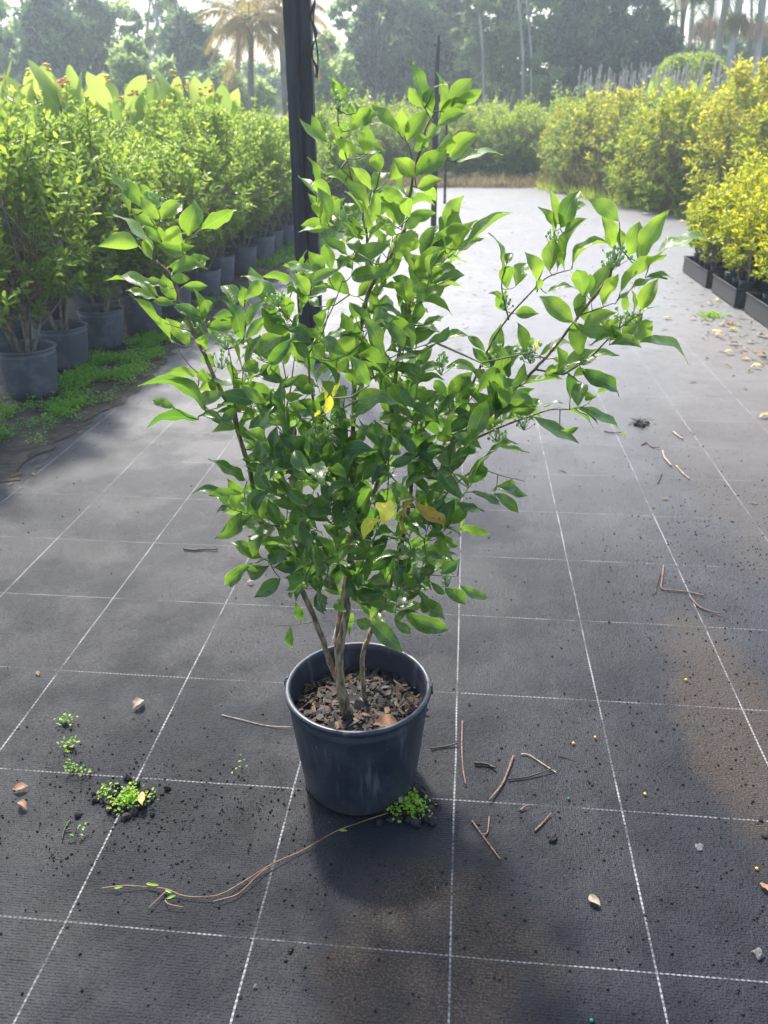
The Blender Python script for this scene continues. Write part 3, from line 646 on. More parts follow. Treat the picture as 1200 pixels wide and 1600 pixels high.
def proto_pot(name,label,cat,seed,matleaf,potr=(.137,.172,.292),pm=M_pot2,**kw):
    t=thing(name,label,cat); pt_=None
    if potr: pt_=make_pot(t,potr[0],potr[1],potr[2],pm,40,lugs=False); b=MB(); b.lathe([(.001,potr[2]-.045),(potr[1]*.6,potr[2]-.05),(potr[1]-.014,potr[2]-.055)],20); b.build('soil',M_mulch,t)
    s,f=shrub_meshes(seed,**kw); link('branches',s,M_bstem,t); link('foliage',f,matleaf,t); return t
bedp=[proto_pot('potted_bush','x','bush',20+i,M_bed,h=1.48+.06*i,wid=.98+.06*(i%3),zlo=.50+.06*(i%2),ntw=190,nl=17,leafL=.056,leafW=.026,base=.27,stems=4+i%2) for i in range(4)]
first=[(-2.62,3.82),(-2.59,4.52),(-2.66,5.13),(-2.62,5.68),(-2.50,6.15),(-2.46,6.75),(-2.42,7.50),(-2.46,8.15),(-2.42,8.90),(-2.38,9.6),(-2.45,10.4),(-2.4,11.0)]
lab0=['bushy potted shrub cut off by the left border, lowest pot in the photo','bushy potted shrub in grey pot at the left border beside bright weeds','bushy potted shrub with forked pale stem, second whole pot of the left row','bushy potted shrub in wide grey pot with dark smear, third whole pot at left','bushy potted shrub whose pot shows just right of the wide grey pot','potted shrub with bare twin stems behind the big shrub left branch','potted shrub in grey pot seen just under the big shrub left branch tip','potted shrub with pot half hidden between two grey pots near the post','potted shrub in dark grey pot with spreading bare stems left of the post','potted shrub in pale grey pot touching the dark one left of the post','potted shrub in slim pot beside the grass just left of the post','potted shrub in black pot right against the post in the photo']
k_=0
def put_bed(x,y,label,group):
    global k_
    P_=bedp[k_%4]; rz=random.uniform(0,6.3); sc=random.uniform(.94,1.03); sc=(sc,sc,sc*random.uniform(.85,1.0))
    if k_<4: o=P_; o.location=(x,y,.004); o.rotation_euler=(0,0,rz); o.scale=sc; o['label']=label; o['group']=group
    else: o=copy_tree(P_,(x,y,.004),rz,sc,label,group)
    k_+=1; return o
for (x,y),l in zip(first,lab0): put_bed(x,y,l,'potted shrubs in the front row of the left bed')
y=11.7
while y<20.5:
    put_bed(-2.42+random.uniform(-.06,.06),y,'leafy potted shrub in the far stretch of the left front row behind the post','far potted shrubs of the left front row'); y+=random.uniform(.62,.8)
for row in range(1,5):
    X=-2.55-.62*row; y=4.6+.55*row*1.1
    while y<20:
        px=to_px(Vector((X,y,1.2)))[0]
        if px>-70: put_bed(X+random.uniform(-.08,.08),y,'dense leafy potted shrub behind the front row of the left bed','potted shrubs behind the left front row')
        y+=random.uniform(.58,.78)+.10*row
# cannas behind the left bed
def paddle(mb_v,mb_f,base,tip,w,bend,g,nt_=8):
    d=(tip-base); L=d.length; d.normalize(); a=g.uniform(-1.2,1.2); s=Vector((math.cos(a),math.sin(a),0)); s=(s-d*s.dot(d)).normalized(); n=d.cross(s)
    off=len(mb_v)
    for i in range(nt_+1):
        t=i/nt_; pr=max(.04,math.sin(math.pi*min(1,t*.93+.05))**.75) if t<1 else 0.02
        c=base+d*L*t+n*bend*L*t*t
        for u in (-1,0,1): mb_v.append(tuple(c+s*w*.5*pr*u+n*(abs(u)*.12*w*pr)))
    for i in range(nt_):
        for j in range(2): q=off+i*3+j; mb_f.append((q,q+1,q+4,q+3))
M_flow=simple('petals',(.75,.45,.04),(.85,.62,.05),10,.6,0)
M_flr=simple('red_petals',(.62,.14,.05),(.75,.35,.12),10,.6,0)
def canna(seed,label=None,h=2.02):
    g=np.random.default_rng(seed); t=thing('canna_plant',label or 'x','plant'); V=[];Fc=[]; st=MB(); fl=MB()
    for k in range(12):
        a=g.uniform(0,6.28); r=g.uniform(.02,.22); zb=h-g.uniform(.35,1.0); e=Vector((r*math.cos(a),r*math.sin(a),zb)); st.tube([(e.x*.3,e.y*.3,.0),tuple(e)],[.014,.008],5)
        paddle(V,Fc,e,e+Vector((math.cos(a)*g.uniform(.03,.35),math.sin(a)*g.uniform(.03,.35),g.uniform(.22,.44))),g.uniform(.18,.27),g.uniform(-.1,.35),g)
    for k in range(3):
        fl=MB(); c=Vector((g.uniform(-.15,.15),g.uniform(-.15,.15),h+g.uniform(-.35,-.05)))
        for q in range(7): fl.blob(c+Vector(g.normal(size=3))*.022,.022,.3,(1,1,.6))
        fl.build('flower',[M_flow,M_flr][k==2],t)
    V=np.array(V); me=np_mesh('leaves',V,np.array(Fc),4,np.clip(g.uniform(.2,.9,len(V)//27).repeat(27),0,1)); link('leaves',me,M_canna,t); st.build('stalks',M_twig,t)
    return t
can=[canna(40+i) for i in range(3)]; ci=0
gpx=[-12,6,22,42,60,78,97,112,150,168,186,205,228,246,262,284,300,318,345]
for x in gpx:
    Y=random.uniform(9.6,11.6); p=AT(x,140,Y); o=can[ci] if ci<3 else copy_tree(can[ci%3]); o.location=(p.x,Y,0); o.rotation_euler=(0,0,random.uniform(0,6)); s_=random.uniform(.90,1.05)*(1.03 if x<120 else .97); o.scale=(s_,s_,s_)
    o['label']=('bright broad leaved canna rising above the left end of the bed' if x<130 else 'broad leaved canna above the middle of the left bed' if x<240 else 'broad leaved canna nearest the golden palms above the left bed'); o['group']='cannas '+('at the left end' if x<130 else 'in the middle' if x<240 else 'nearest the palms'); ci+=1

# ================================================================ far hedge, right hand bushes, yellow shrubs in trays
hp=[proto_pot('hedge_bush','x','bush',60+i,M_hedge,potr=(.13,.16,.28),pm=M_pot,h=1.66+.10*i,wid=1.5,zlo=.12,ntw=230,nl=13,leafL=.075,leafW=.034,base=.27,young=.35) for i in range(3)]
hi=0
def put(protos,i,x,y,label,group,sc=1,rz=None):
    rz=random.uniform(0,6.3) if rz is None else rz
    if i<len(protos): o=protos[i]; o.location=(x,y,0); o.rotation_euler=(0,0,rz); o.scale=(sc,)*3; o['label']=label; o['group']=group
    else: o=copy_tree(protos[i%len(protos)],(x,y,0),rz,sc,label,group)
    return o
for Y in (23.0,23.9,24.9,26.2):
    x=-4.6+random.uniform(0,.5)
    while x<5.5:
        put(hp,hi,x,Y+random.uniform(-.2,.2),'rounded green bush in the bank of bushes across the end of the path','bushes across the end of the path',random.uniform(.95,1.08)); hi+=1; x+=random.uniform(.72,.92)
M_rb2 = foliage('rbush_green_leaf', (.07,.15,.035),(.34,.44,.07),(.18,.34,.05),(.70,.78,.10),.5,.45)
M_rb3 = foliage('rbush_gold_leaf', (.12,.20,.03),(.68,.55,.06),(.28,.42,.04),(.95,.80,.08),.5,.45)
rp=[proto_pot('tall_bush','x','bush',70+i,[M_rb2,M_rbush,M_rb2,M_rb3][i],potr=None,h=1.78+.12*i,wid=1.6,zlo=.02,ntw=330,nl=13,leafL=.075,leafW=.038,base=.05,young=.8,stems=6) for i in range(4)]
ri=0
for i_ in range(11):
    Y0=22.2-i_*.95; X0=1.75+.262*max(0,20.9-Y0)+.50
    for c in range(7):
        X=X0+c*.88+random.uniform(-.2,.2); Y=Y0+random.uniform(-.2,.2)+c*.1
        if to_px(Vector((X,Y,1)))[0]>1290: continue
        lb='loose bush, '+['farthest','second','third','fourth','fifth','sixth','seventh','eighth','ninth','tenth','eleventh'][i_]+' from the far end in the front rank right of the path' if c==0 else 'tall loose bush deep in the bushes right of the path'
        put(rp,ri,X,Y,lb,'front bushes right of the path' if c==0 else 'inner bushes right of the path',random.uniform(.80,1.06)); ri+=1
# trays
M_tray=pot_plastic('tray_plastic',(.03,.032,.035),(.10,.10,.105),.5)
def tray(label,x0,y0,w,l,h=.15,rz=0):
    t=thing('nursery_tray',label,'tray',(x0,y0,.004),rz,'nursery trays at the right edge of the path'); b=MB(); th=.008
    def wall(cx,cy,sx,sy): b.box((cx,cy,h/2+.004),(sx,sy,h))
    wall(w/2,th/2,w,th); wall(w/2,l-th/2,w,th); wall(th/2,l/2,th,l-2*th-.001); wall(w-th/2,l/2,th,l-2*th-.001); b.build('walls',M_tray,t,False,.002)
    b=MB(); b.box((w/2,l/2,.008),(w-2*th-.002,l-2*th-.002,.008)); b.build('bottom',M_tray,t,False)
    b=MB()
    for cx,cy,sx,sy in ((w/2,-.004,w+.02,.012),(w/2,l+.004,w+.02,.012),(-.004,l/2,.012,l-.006),(w+.004,l/2,.012,l-.006)): b.box((cx,cy,h+.006),(sx,sy,.010))
    b.build('lip',M_tray,t,False,.002); return t
tray('empty looking open black tray under the nearest small yellow shrubs',2.33,8.30,.42,.95)
bpy.data.objects['nursery_tray']['label']='weathered black tray holding the farthest small yellow shrubs'
tray('black tray with a dark shaded end, middle one of the three on the right',2.34,7.38,.46,.74)
tray('grey tray cut off by the right border, nearest of the three',2.38,6.45,.46,.78)
yp=[proto_pot('yellow_shrub','x','shrub',80+i,M_yel,potr=(.062,.078,.21),pm=M_pot,h=.80+.1*i,wid=.54,zlo=.34,ntw=44,nl=14,leafL=.058,leafW=.030,base=.19,young=1.3,stems=3) for i in range(3)]
yi=0; labs={'a':('small yellow leaved shrub in the farthest tray','yellow shrubs in the farthest tray'),'b':('yellow leaved shrub in the middle tray','yellow shrubs in the middle tray'),'c':('yellow leaved shrub in the nearest tray','yellow shrubs in the nearest tray')}
for kx,x0,y0,ny in (('a',2.33,8.30,4),('b',2.34,7.38,3),('c',2.38,6.45,3)):
    for i in range(2):
        for j in range(ny):
            o=put(yp,yi,x0+.12+i*.2,y0+.13+j*.215,labs[kx][0]+', '+['path','outer'][i]+' side, '+['first','second','third','fourth'][j]+' from front',labs[kx][1],random.uniform(.85,1.05)*(1.15 if i else .92)); o.location.z=.022; yi+=1
yb=[proto_pot('yellow_bush','x','bush',90+i,M_yel,potr=(.12,.155,.26),pm=M_pot,h=1.06+.1*i,wid=.84,zlo=.30,ntw=88,nl=14,leafL=.062,leafW=.032,base=.24,young=1.3,stems=4) for i in range(2)]
for i,(x,y) in enumerate([(3.0,6.9),(3.05,7.7),(2.98,8.5),(3.0,9.3),(3.6,7.6),(3.65,8.5),(3.6,9.4),(3.4,10.2)]): put(yb,i,x,y,'taller bright yellow bush standing behind the trays on the right','tall yellow bushes behind the trays',random.uniform(.92,1.06))

# dry grass, weeds: uncountable cover
def blades(name,pts,hmin,hmax,w,mat,label,cat,spread=.35,per=1,seed=1,tone=(0,1)):
    g=np.random.default_rng(seed); pts=np.array(pts,float); B=np.repeat(pts,per,0); n=len(B); B[:,:2]+=g.normal(size=(n,2))*.05
    D=np.stack([g.normal(size=n)*spread,g.normal(size=n)*spread,np.ones(n)],1); me=cloud(name,B,D,g.normal(size=(n,3)),g.uniform(hmin,hmax,n),w,g.uniform(tone[0],tone[1],n),six=False,fold=0)
    return tag(link(name,me,mat),label,cat,kind='stuff')
pts=[]
for i in range(1500): pts.append((random.uniform(-2.2,3.0),random.uniform(20.9,22.5),0))
blades('dead_grass',pts,.08,.38,.02,M_straw,'flattened pale dead grass across the far end of the path','grass',.9,4,1)
pts=[]
for i in range(1500):
    t=abs(random.choice([random.gauss(.22,.13),random.gauss(.75,.14)])); X=1.75+t*2.1; Y=20.6-t*6.6; pts.append((X+random.uniform(-.05,.6),Y+random.uniform(-.2,.6),0))
blades('dry_grass',pts,.25,1.05,.012,M_straw,'tall dry seeding grass along the foot of the right hand bushes','grass',.42,1,2)
pts=[]
for i in range(800):
    t=random.random()
    if math.sin(t*23)+math.sin(t*51+1)<-.2: continue
    pts.append((1.68+t*2.15+random.uniform(-.12,.35),20.4-t*6.6+random.uniform(-.3,.4),0))
blades('edge_grass',pts,.05,.34,.012,M_hedge,'low green grass fringe at the path edge on the right','grass',.6,4,3)
pts=[(-2.25+random.uniform(-.5,.28)+.02*yy,yy,0) for yy in np.random.default_rng(5).uniform(9.2,21,1500)]
blades('verge_grass',pts,.03,.14,.012,M_weed,'short green grass along the left row of pots near the post','grass',.7,4,4)
# weeds on the soil strip (small round leaves)
def rosettes(name,cs,mat,label,cat,seed,leaf=.016,n=9,hh=.05,kind='stuff',parent=None,tone=(.2,1)):
    g=np.random.default_rng(seed); cs=np.array(cs); k=len(cs); B=np.repeat(cs,n,0); m=len(B)
    B=B+np.stack([g.normal(size=m)*leaf*1.2,g.normal(size=m)*leaf*1.2,g.random(m)*hh],1)
    D=np.stack([g.normal(size=m),g.normal(size=m),g.uniform(-.1,.9,m)],1); N=np.stack([g.normal(size=m)*.5,g.normal(size=m)*.5,np.ones(m)],1)
    L=leaf*g.uniform(.6,1.3,m); me=cloud(name,B,D,N,L,L*.72,g.uniform(tone[0],tone[1],m))
    return me
patches=[(-2.42,4.75,.28,.40),(-2.40,5.25,.22,.30),(-2.25,5.0,.2,.35),(-2.2,4.25,.22,.22),(-2.45,4.1,.25,.2),(-2.3,5.8,.22,.30),(-2.12,6.1,.14,.25),(-2.35,6.5,.2,.3),(-2.35,3.75,.2,.1),(-2.15,5.45,.1,.2),(-2.3,7.2,.15,.2)]
cs=[]
for px_,py_,rx,ry in patches:
    for i in range(int(1500*rx*ry*4)): cs.append((px_+random.gauss(0,rx*.42),py_+random.gauss(0,ry*.42),.004))
cs=[c for c in cs if c[0]<-2.03 and (math.sin(c[0]*17+c[1]*5)+math.sin(c[1]*13-c[0]*6)+random.gauss(0,.5))>-.3]
tag(link('weeds',rosettes('weeds',cs,M_weed,'','',3,.014,8,.045),M_weed),'low bright green weeds carpeting the soil beside the left pots','weeds',kind='stuff')

# ================================================================ canes
b=MB(); b.tube([(0,0,0),(.01,0,1.0),(-.01,.01,2.0),(.015,0,2.75)],[.022,.020,.017,.011],6,knob=.08)
for z,a in ((2.1,.4),(2.35,2.5),(1.8,4.4)): b.tube([(0,0,z),(math.cos(a)*.06,math.sin(a)*.06,z+.16)],[.011,.005],5)
cane=tag(b.build('bare_cane',M_cane),'bare grey upright cane in the dense stand beyond the right hand bushes','cane','bare canes beyond the right bushes')
cane.location=(2.8,24.5,0)
for i in range(285):
    u=random.random()**.85; X=2.95+u*7.2; Y=random.uniform(23.8,26.0)-u*1.2
    c=copy_tree(cane,(X,Y,0),None,(1,1,random.uniform(.80,1.0)+.10*u)); c.rotation_euler=(random.gauss(0,.045),random.gauss(.0,.06),random.uniform(0,6))
# pale large leaves among the canes at the right
g=np.random.default_rng(9)
for i,(x,y) in enumerate([(1008,118),(1040,128),(1098,120),(1122,135),(1150,128),(1163,120),(1186,118),(1195,135)]):
    t=thing('broad_leaf_plant','pale yellow green broad leaved plant showing through the bare canes','plant',(0,0,0),0,'broad leaved plants among the canes'); V=[];Fc=[]
    p=AT(x,y,23.2)
    for k in range(5):
        e=Vector((g.uniform(-.2,.2),g.uniform(-.2,.2),p.z-g.uniform(.3,.7))); paddle(V,Fc,e,e+Vector((g.uniform(-.15,.15),g.uniform(-.1,.1),g.uniform(.35,.5))),.24,.1,g)
    V=np.array(V); link('leaves',np_mesh('leaves',V,np.array(Fc),4,np.full(len(V),.6)),M_canna,t)
    s=MB(); s.tube([(0,0,0),(0,0,p.z-.4)],[.03,.015],6); s.build('stalk',M_twig,t); t.location=(p.x,23.2,0)

# ================================================================ trees
def tree(name,label,px,Y,blobs,nleaf,leafL,leafW,mat,barkm=M_bark,trunk_r=.2,droop=.0,seed=0,group=None,forks=None,clump=.35,tone=(0,1),extra=None):
    """blobs: (px, py, radius_px_x, radius_px_y, weight) surveyed; crown fills them through real depth"""
    g=np.random.default_rng(seed); base=AT(px,200,Y); bx=base.x
    if px<340: blobs=[(a_,b_,c_*.92,d_*(.8 if b_<40 else 1),e_*(.35 if b_<40 else 1)) for a_,b_,c_,d_,e_ in blobs]
    t=thing(name,label,'tree',(bx,Y,0),0,group); s=Y/F_PX*1.03
    tr=MB(); cen=[]
    for (x,y,rx,ry,w) in blobs:
        c=AT(x,y,Y); cen.append((Vector((c.x-bx,g.uniform(-.6,.6),max(c.z,.3))),rx*s,ry*s,w))
    top=max(c[0].z for c in cen)
    tp=[Vector((0,0,-.05)),Vector((g.normal()*.1,0,top*.3)),Vector((g.normal()*.2,g.normal()*.2,top*.6)),Vector((g.normal()*.25,g.normal()*.2,top*.95))]
    tr.tube(smooth_pts(tp,4),[trunk_r*(1-.8*i/12) for i in range(13)],8,knob=.06)
    for c,rx,ry,w in cen:
        z0=min(max(.5,c.z*.55),top*.8); f=z0/top*3; i0=min(2,int(f)); p0=tp[i0].lerp(tp[i0+1],f-i0)
        for q in range(3):
            e=c+Vector((g.normal()*rx*.4,g.normal()*rx*.4,g.normal()*ry*.4)); m_=p0.lerp(e,.5)+Vector((g.normal()*.15,g.normal()*.15,g.uniform(0,.3)))
            tr.tube(smooth_pts([p0,m_,e],4),[trunk_r*.30*(1-.8*i/8) for i in range(9)],5,cap=False)
    if extra: extra(tr,g,bx)
    tr.build('trunk',barkm,t)
    W_=np.array([c[3]*c[1]*c[2] for c in cen]); W_/=W_.sum(); B=[];T=[]
    for (c,rx,ry,w),wt in zip(cen,W_):
        n=int(nleaf*wt*.62); nc=max(6,int(n/75)); d=rdir(nc,g); rr=g.uniform(.45,1.12,nc)[:,None]
        cc=d*rr*np.array([rx,rx*.8,ry])+np.array(c); cr=g.uniform(.4,1.3,nc)*clump*min(rx,ry)*.85; ct=tone[0]+(tone[1]-tone[0])*g.random(nc)**1.3
        idx=g.integers(0,nc,n); p=cc[idx]+rdir(n,g)*(g.random(n)**.45*cr[idx])[:,None]*np.array([1,1,.7]); B.append(p); T.append(np.clip(ct[idx]+g.normal(size=n)*.15,0,1))
    B=np.concatenate(B); T=np.concatenate(T); keep=B[:,2]>.05; B=B[keep];T=T[keep]; n=len(B)
    D=rdir(n,g); D[:,2]-=droop; N=rdir(n,g); N[:,2]+=.5
    me=cloud('crown',B,D,N,1.45*leafL*g.uniform(.5,1.4,n),1.35*leafW*g.uniform(.7,1.3,n),T,six=False); link('crown',me,mat,t); return t
TR=tree
TR('open_tree','grey green open crowned tree at the top left corner',20,34,[(0,40,40,36,.6),(50,10,45,38,.5),(20,95,50,36,.6),(10,150,60,40,1)],15000,.22,.09,M_tree,droop=.5,seed=1,clump=.28)
TR('leafy_tree','dense bushy tree with sunlit side, second from the left border',95,33,[(85,45,45,55,1),(80,120,50,50,1),(100,-20,50,50,.8),(60,-60,50,40,.5)],17000,.22,.10,M_dtree,seed=2)
TR('broad_tree','tall bushy tree left of the slender gum tree',155,36,[(160,30,55,50,1),(150,105,55,55,1.1),(165,-50,60,50,.7),(185,150,55,40,1)],18000,.22,.10,M_tree,seed=3,clump=.3)
def gum(tr,g,bx):
    for x in (228,236,243):
        a=AT(x,190,35);c=AT(x+g.normal()*6,60,35);e=AT(x+g.normal()*14,-60,35); tr.tube([(a.x-bx,0,0),(c.x-bx,.1,c.z),(e.x-bx,0,e.z)],[.09,.06,.03],6)
TR('gum_tree','slender gum tree with thin upright trunks and airy crown',235,35,[(235,20,40,50,.5),(215,80,30,40,.45),(255,-30,45,45,.8),(225,135,40,40,.9)],9000,.20,.06,M_tree,M_pale,.10,droop=.9,seed=4,extra=gum,clump=.25)
TR('dark_round_tree','dark dense tree with a notch of sky on its left side',298,33,[(298,20,30,32,1),(292,75,38,40,1.1),(300,135,42,45,1.2),(290,-40,26,30,.6)],15000,.20,.09,M_dtree,seed=5,clump=.3)
TR('sapling_tree','low pale green tree beneath the gum tree',212,27,[(212,105,30,30,1),(205,150,40,30,1),(250,130,28,32,.8)],8000,.16,.08,M_tree,trunk_r=.08,seed=6,tone=(.4,1))
TR('low_tree','low rounded green tree left of the thick post',352,30,[(345,125,30,28,1),(372,150,40,26,1),(330,160,40,25,1)],8000,.16,.08,M_tree,trunk_r=.08,seed=7,tone=(.3,1))
TR('small_tree','light green tree right of the thick post',512,34,[(505,90,22,28,.8),(520,130,36,34,1),(500,155,36,28,1)],8000,.18,.09,M_tree,trunk_r=.1,seed=8,tone=(.4,1))
TR('spreading_tree','dark spreading tree with hazy layered crown behind the shrub tip',590,36,[(560,20,38,30,.7),(600,-10,60,40,.9),(625,45,60,35,1),(590,90,50,42,1.1),(640,105,55,45,1.2),(575,145,55,32,1),(560,65,22,22,.6)],26000,.22,.10,M_dtree,seed=9,clump=.3)
TR('dark_bushy_tree','deep shaded tree right of the slim post',690,38,[(690,20,45,45,1),(700,75,45,45,1),(720,125,60,40,1.2),(680,-40,50,40,.7)],19000,.22,.10,M_dtree,seed=10)
def vtrunk(tr,g,bx):
    for x,r in ((760,.06),(822,.075),(835,.05)):
        a=AT(x,190,34);c=AT(x-6,80,34);e=AT(x-18,-60,34); tr.tube([(a.x-bx,-1.2,0),(c.x-bx,-1.25,c.z),(e.x-bx,-1.1,e.z)],[r,r*.8,r*.5],7,knob=.1)
TR('vine_tree','tall tree draped in light green vines with pale trunks',790,35,[(765,10,45,50,1),(800,50,45,55,1),(770,100,45,45,1),(825,110,38,50,1),(740,55,30,40,.8),(830,20,35,50,.8),(790,-50,70,45,.8)],26000,.17,.09,M_tree,M_pale,.16,droop=.6,seed=11,extra=vtrunk,tone=(.2,1),clump=.25)
TR('fig_tree','large very dark dense tree right of the vine draped tree',930,36,[(880,30,45,50,1),(935,20,50,50,1),(985,50,42,50,1),(900,90,50,48,1),(960,100,55,45,1.1),(1005,120,35,35,.9),(870,140,45,30,.8),(930,-50,80,45,.9)],34000,.22,.11,M_dtree,seed=12,clump=.32)
TR('drooping_tree','feathery drooping tree between the dark tree and the palms',1045,35,[(1040,20,24,22,.35),(1060,75,24,30,.6),(1035,105,24,35,.8),(1050,-30,50,28,.7)],8000,.26,.05,M_dtree,droop=1.2,seed=13,clump=.3)
TR('back_tree','shaded tree mass behind the row of palms',1150,46,[(1110,95,40,30,1),(1160,100,45,32,1),(1215,90,45,42,1),(1080,130,40,28,1),(1140,-40,70,22,.5),(1200,40,22,18,.4)],17000,.24,.11,M_dtree,seed=14,clump=.35)
TR('backdrop_tree','hazy tree filling the gap low behind the left trees',120,50,[(30,120,70,50,1),(120,130,70,50,1),(220,120,70,50,1),(320,135,60,36,1)],16000,.30,.13,M_dtree,seed=15,clump=.4)
TR('far_tree','hazy tree low behind the thick post',460,52,[(400,130,50,34,1),(460,140,50,28,1),(530,120,50,36,1),(600,90,50,50,1)],13000,.30,.13,M_tree,seed=16,clump=.4)
TR('backdrop_tree','hazy low tree mass seen under the crowns right of the slim post',850,48,[(680,150,60,36,1),(780,150,60,34,1),(880,150,60,34,1),(980,140,60,38,1)],15000,.28,.13,M_dtree,seed=17,clump=.4)
# clipped round hedge
h0=AT(1080,105,28); t=thing('clipped_hedge','rounded bright green hedge in front of the palm trunks','hedge',(h0.x,28,0))
g=np.random.default_rng(33); n=14000; d=rdir(n,g); B=np.sign(d)*np.abs(d)**.6*np.array([.98,.8,1.4])*g.uniform(.88,1.04,n)[:,None]+np.array([0,0,1.75]); B=B[B[:,2]>.3]; n=len(B)
link('foliage',cloud('foliage',B,rdir(n,g),rdir(n,g)+np.array([0,0,.5]),.10,.055,g.uniform(.2,.8,n),six=False),M_hedge,t)
b=MB(); 
for a in range(6): b.tube([(math.cos(a)*.3,math.sin(a)*.3,0),(math.cos(a)*.6,math.sin(a)*.5,1.6)],[.04,.02],6)
b.build('stems',M_bark,t)

# palms
def frond(V,Fc,T,base,az,L,rise,dr,g,leaf=.42,nl=26,tone=.3,wid=.035):
    pts=[]; 
    for i in range(9):
        s=i/8; pts.append(base+Vector((math.cos(az)*L*s*(1-.15*s*dr),math.sin(az)*L*s*(1-.15*s*dr),rise*L*s-dr*L*s*s)))
    for k in range(nl):
        s=.12+.88*k/nl; f=s*8; i=min(7,int(f)); p=pts[i].lerp(pts[i+1],f-i); tg=(pts[i+1]-pts[i]).normalized(); sd=tg.cross(Vector((0,0,1)))
        if sd.length<.1: sd=Vector((1,0,0))
        sd.normalize(); ll=leaf*(math.sin(math.pi*min(1,s*.85+.12))**.6)
        for q in (-1,1):
            d=(sd*q*.8+tg*.55+Vector((0,0,-.35-.3*dr+g.normal()*.12))).normalized(); e=p+d*ll; w=tg*wid*.5
            o=len(V); m_=p.lerp(e,.5)+Vector((0,0,.03)); V+= [tuple(p-w*.5),tuple(p+w*.5),tuple(m_+w),tuple(m_-w),tuple(e+Vector((0,0,-.08*ll/.4)))]
            Fc+=[(o,o+1,o+2,o+3),(o+3,o+2,o+4,o+4)]; T+=[tone]*5
    return pts
def palm(label,bx_,by_,tx_,ty_,Y,r,skirt=None,group=None,nf=13,L=2.3,tone=.2,bend=0,crown_dy=.5,gold=False,name='palm_tree'):
    a=AT(bx_,by_,Y); c=AT(tx_,ty_,Y); k=(c.x-a.x)/(c.z-a.z); bx=a.x-k*a.z; g=np.random.default_rng(int(bx_)+3)
    t=thing(name,label,'palm',(bx,Y,0),0,group); top=Vector((c.x-bx,0,c.z+crown_dy)); tr=MB()
    pts=[Vector((0,0,-.05)),Vector((k*c.z*.35+bend*.05,0,c.z*.35)),Vector((k*c.z*.7,0,c.z*.7)),top]
    q=smooth_pts(pts,6); tr.tube(q,[r*(1.25-.4*i/len(q))*(1+.04*(i%2)) for i in range(len(q))],10); tr.build('trunk',M_pale if not gold else M_bark,t)
    cs=MB(); cs.tube([top,top+Vector((0,0,.35)),top+Vector((0,0,.7))],[r*1.0,r*1.15,r*.5],8); cs.build('crownshaft',M_twig,t)
    V=[];Fc=[];T=[]; st=MB()
    for i in range(nf):
        az=i*2.399+g.random()*.4; s=i/nf; p=frond(V,Fc,T,top+Vector((0,0,.6)),az,L*g.uniform(.85,1.1),.95-1.05*s,.55+.5*s,g,.5,30,min(1,tone+g.uniform(0,.3)+(.5*s if gold else 0)),.05)
        st.tube(p,[.022*(1-i_/10) for i_ in range(9)],4)
    Fc=[f if f[3]!=f[2] else (f[0],f[1],f[2],f[2]) for f in Fc]
    me=bpy.data.meshes.new('fronds'); me.from_pydata(V,[],[tuple(dict.fromkeys(f)) for f in Fc]); at=me.attributes.new('tone','FLOAT','POINT'); at.data.foreach_set('value',T); link('fronds',me,M_gold if gold else M_frond,t); st.build('frond_ribs',M_twig,t)
    if skirt:
        sw,sh,sz,tn=skirt; n=380; an=g.uniform(0,6.28,n); rr=np.sqrt(g.random(n))*sw
        B=np.stack([rr*np.cos(an)+top.x,rr*np.sin(an)*.9,top.z-crown_dy+sz-.25*sh*(rr/sw)**2+g.normal(size=n)*.03],1); D=np.stack([np.cos(an)*.12,np.sin(an)*.12,-np.ones(n)],1)+g.normal(size=(n,3))*.08
        link('seed_skirt',cloud('seed_skirt',B,D,g.normal(size=(n,3)),sh*g.uniform(.5,1,n),.022,g.uniform(.3,1,n),six=False,fold=0),tn,t)
    return t
M_gold=foliage('gold_frond_leaf',(.16,.20,.04),(.38,.24,.06),(.28,.34,.07),(.50,.34,.09),.4,.5)
M_seed=foliage('palm_seed_strings',(.42,.30,.20),(.78,.62,.46),(.45,.32,.2),(.8,.62,.42),.45,.7,.2)
palm('thin far palm at the left end of the row of palms',1076,95,1080,30,40,.10,None,L=2.0)
palm('palm with a big tan skirt of hanging seed strings, second trunk in the row',1103,98,1108,25,33,.09,(.48,1.1,.10,M_seed),crown_dy=1.1)
palm('tall pale palm trunk leaning right, third in the row',1118,95,1135,10,32,.12,None,crown_dy=1.3)
palm('leaning palm with a greenish hanging skirt',1138,108,1153,22,31,.12,(.34,.75,.10,M_frond),crown_dy=1.0)
palm('palm with a reddish tan skirt at the right border',1180,110,1185,32,31,.13,(.42,.7,.10,M_seed),crown_dy=1.1)
palm('dark palm standing left of the palm row with fronds hanging into view',1062,130,1068,-10,36,.09,None,L=2.6,nf=15,crown_dy=.2,tone=.05)
palm('golden palm with orange drooping fronds left of the thick post',446,150,440,60,27,.11,(.3,.5,.2,M_seed),L=1.9,nf=18,tone=.55,gold=True,name='golden_palm',crown_dy=.1)
palm('smaller golden green palm leaning left of the orange fronded one',392,150,392,70,26,.09,None,L=1.6,nf=16,tone=.35,gold=True,name='golden_palm',crown_dy=.0)
palm('tall green palm with fronds against the white sky left of the golden palms',372,150,372,40,33,.10,None,L=1.9,nf=14,tone=.15,name='golden_palm',crown_dy=-.3)

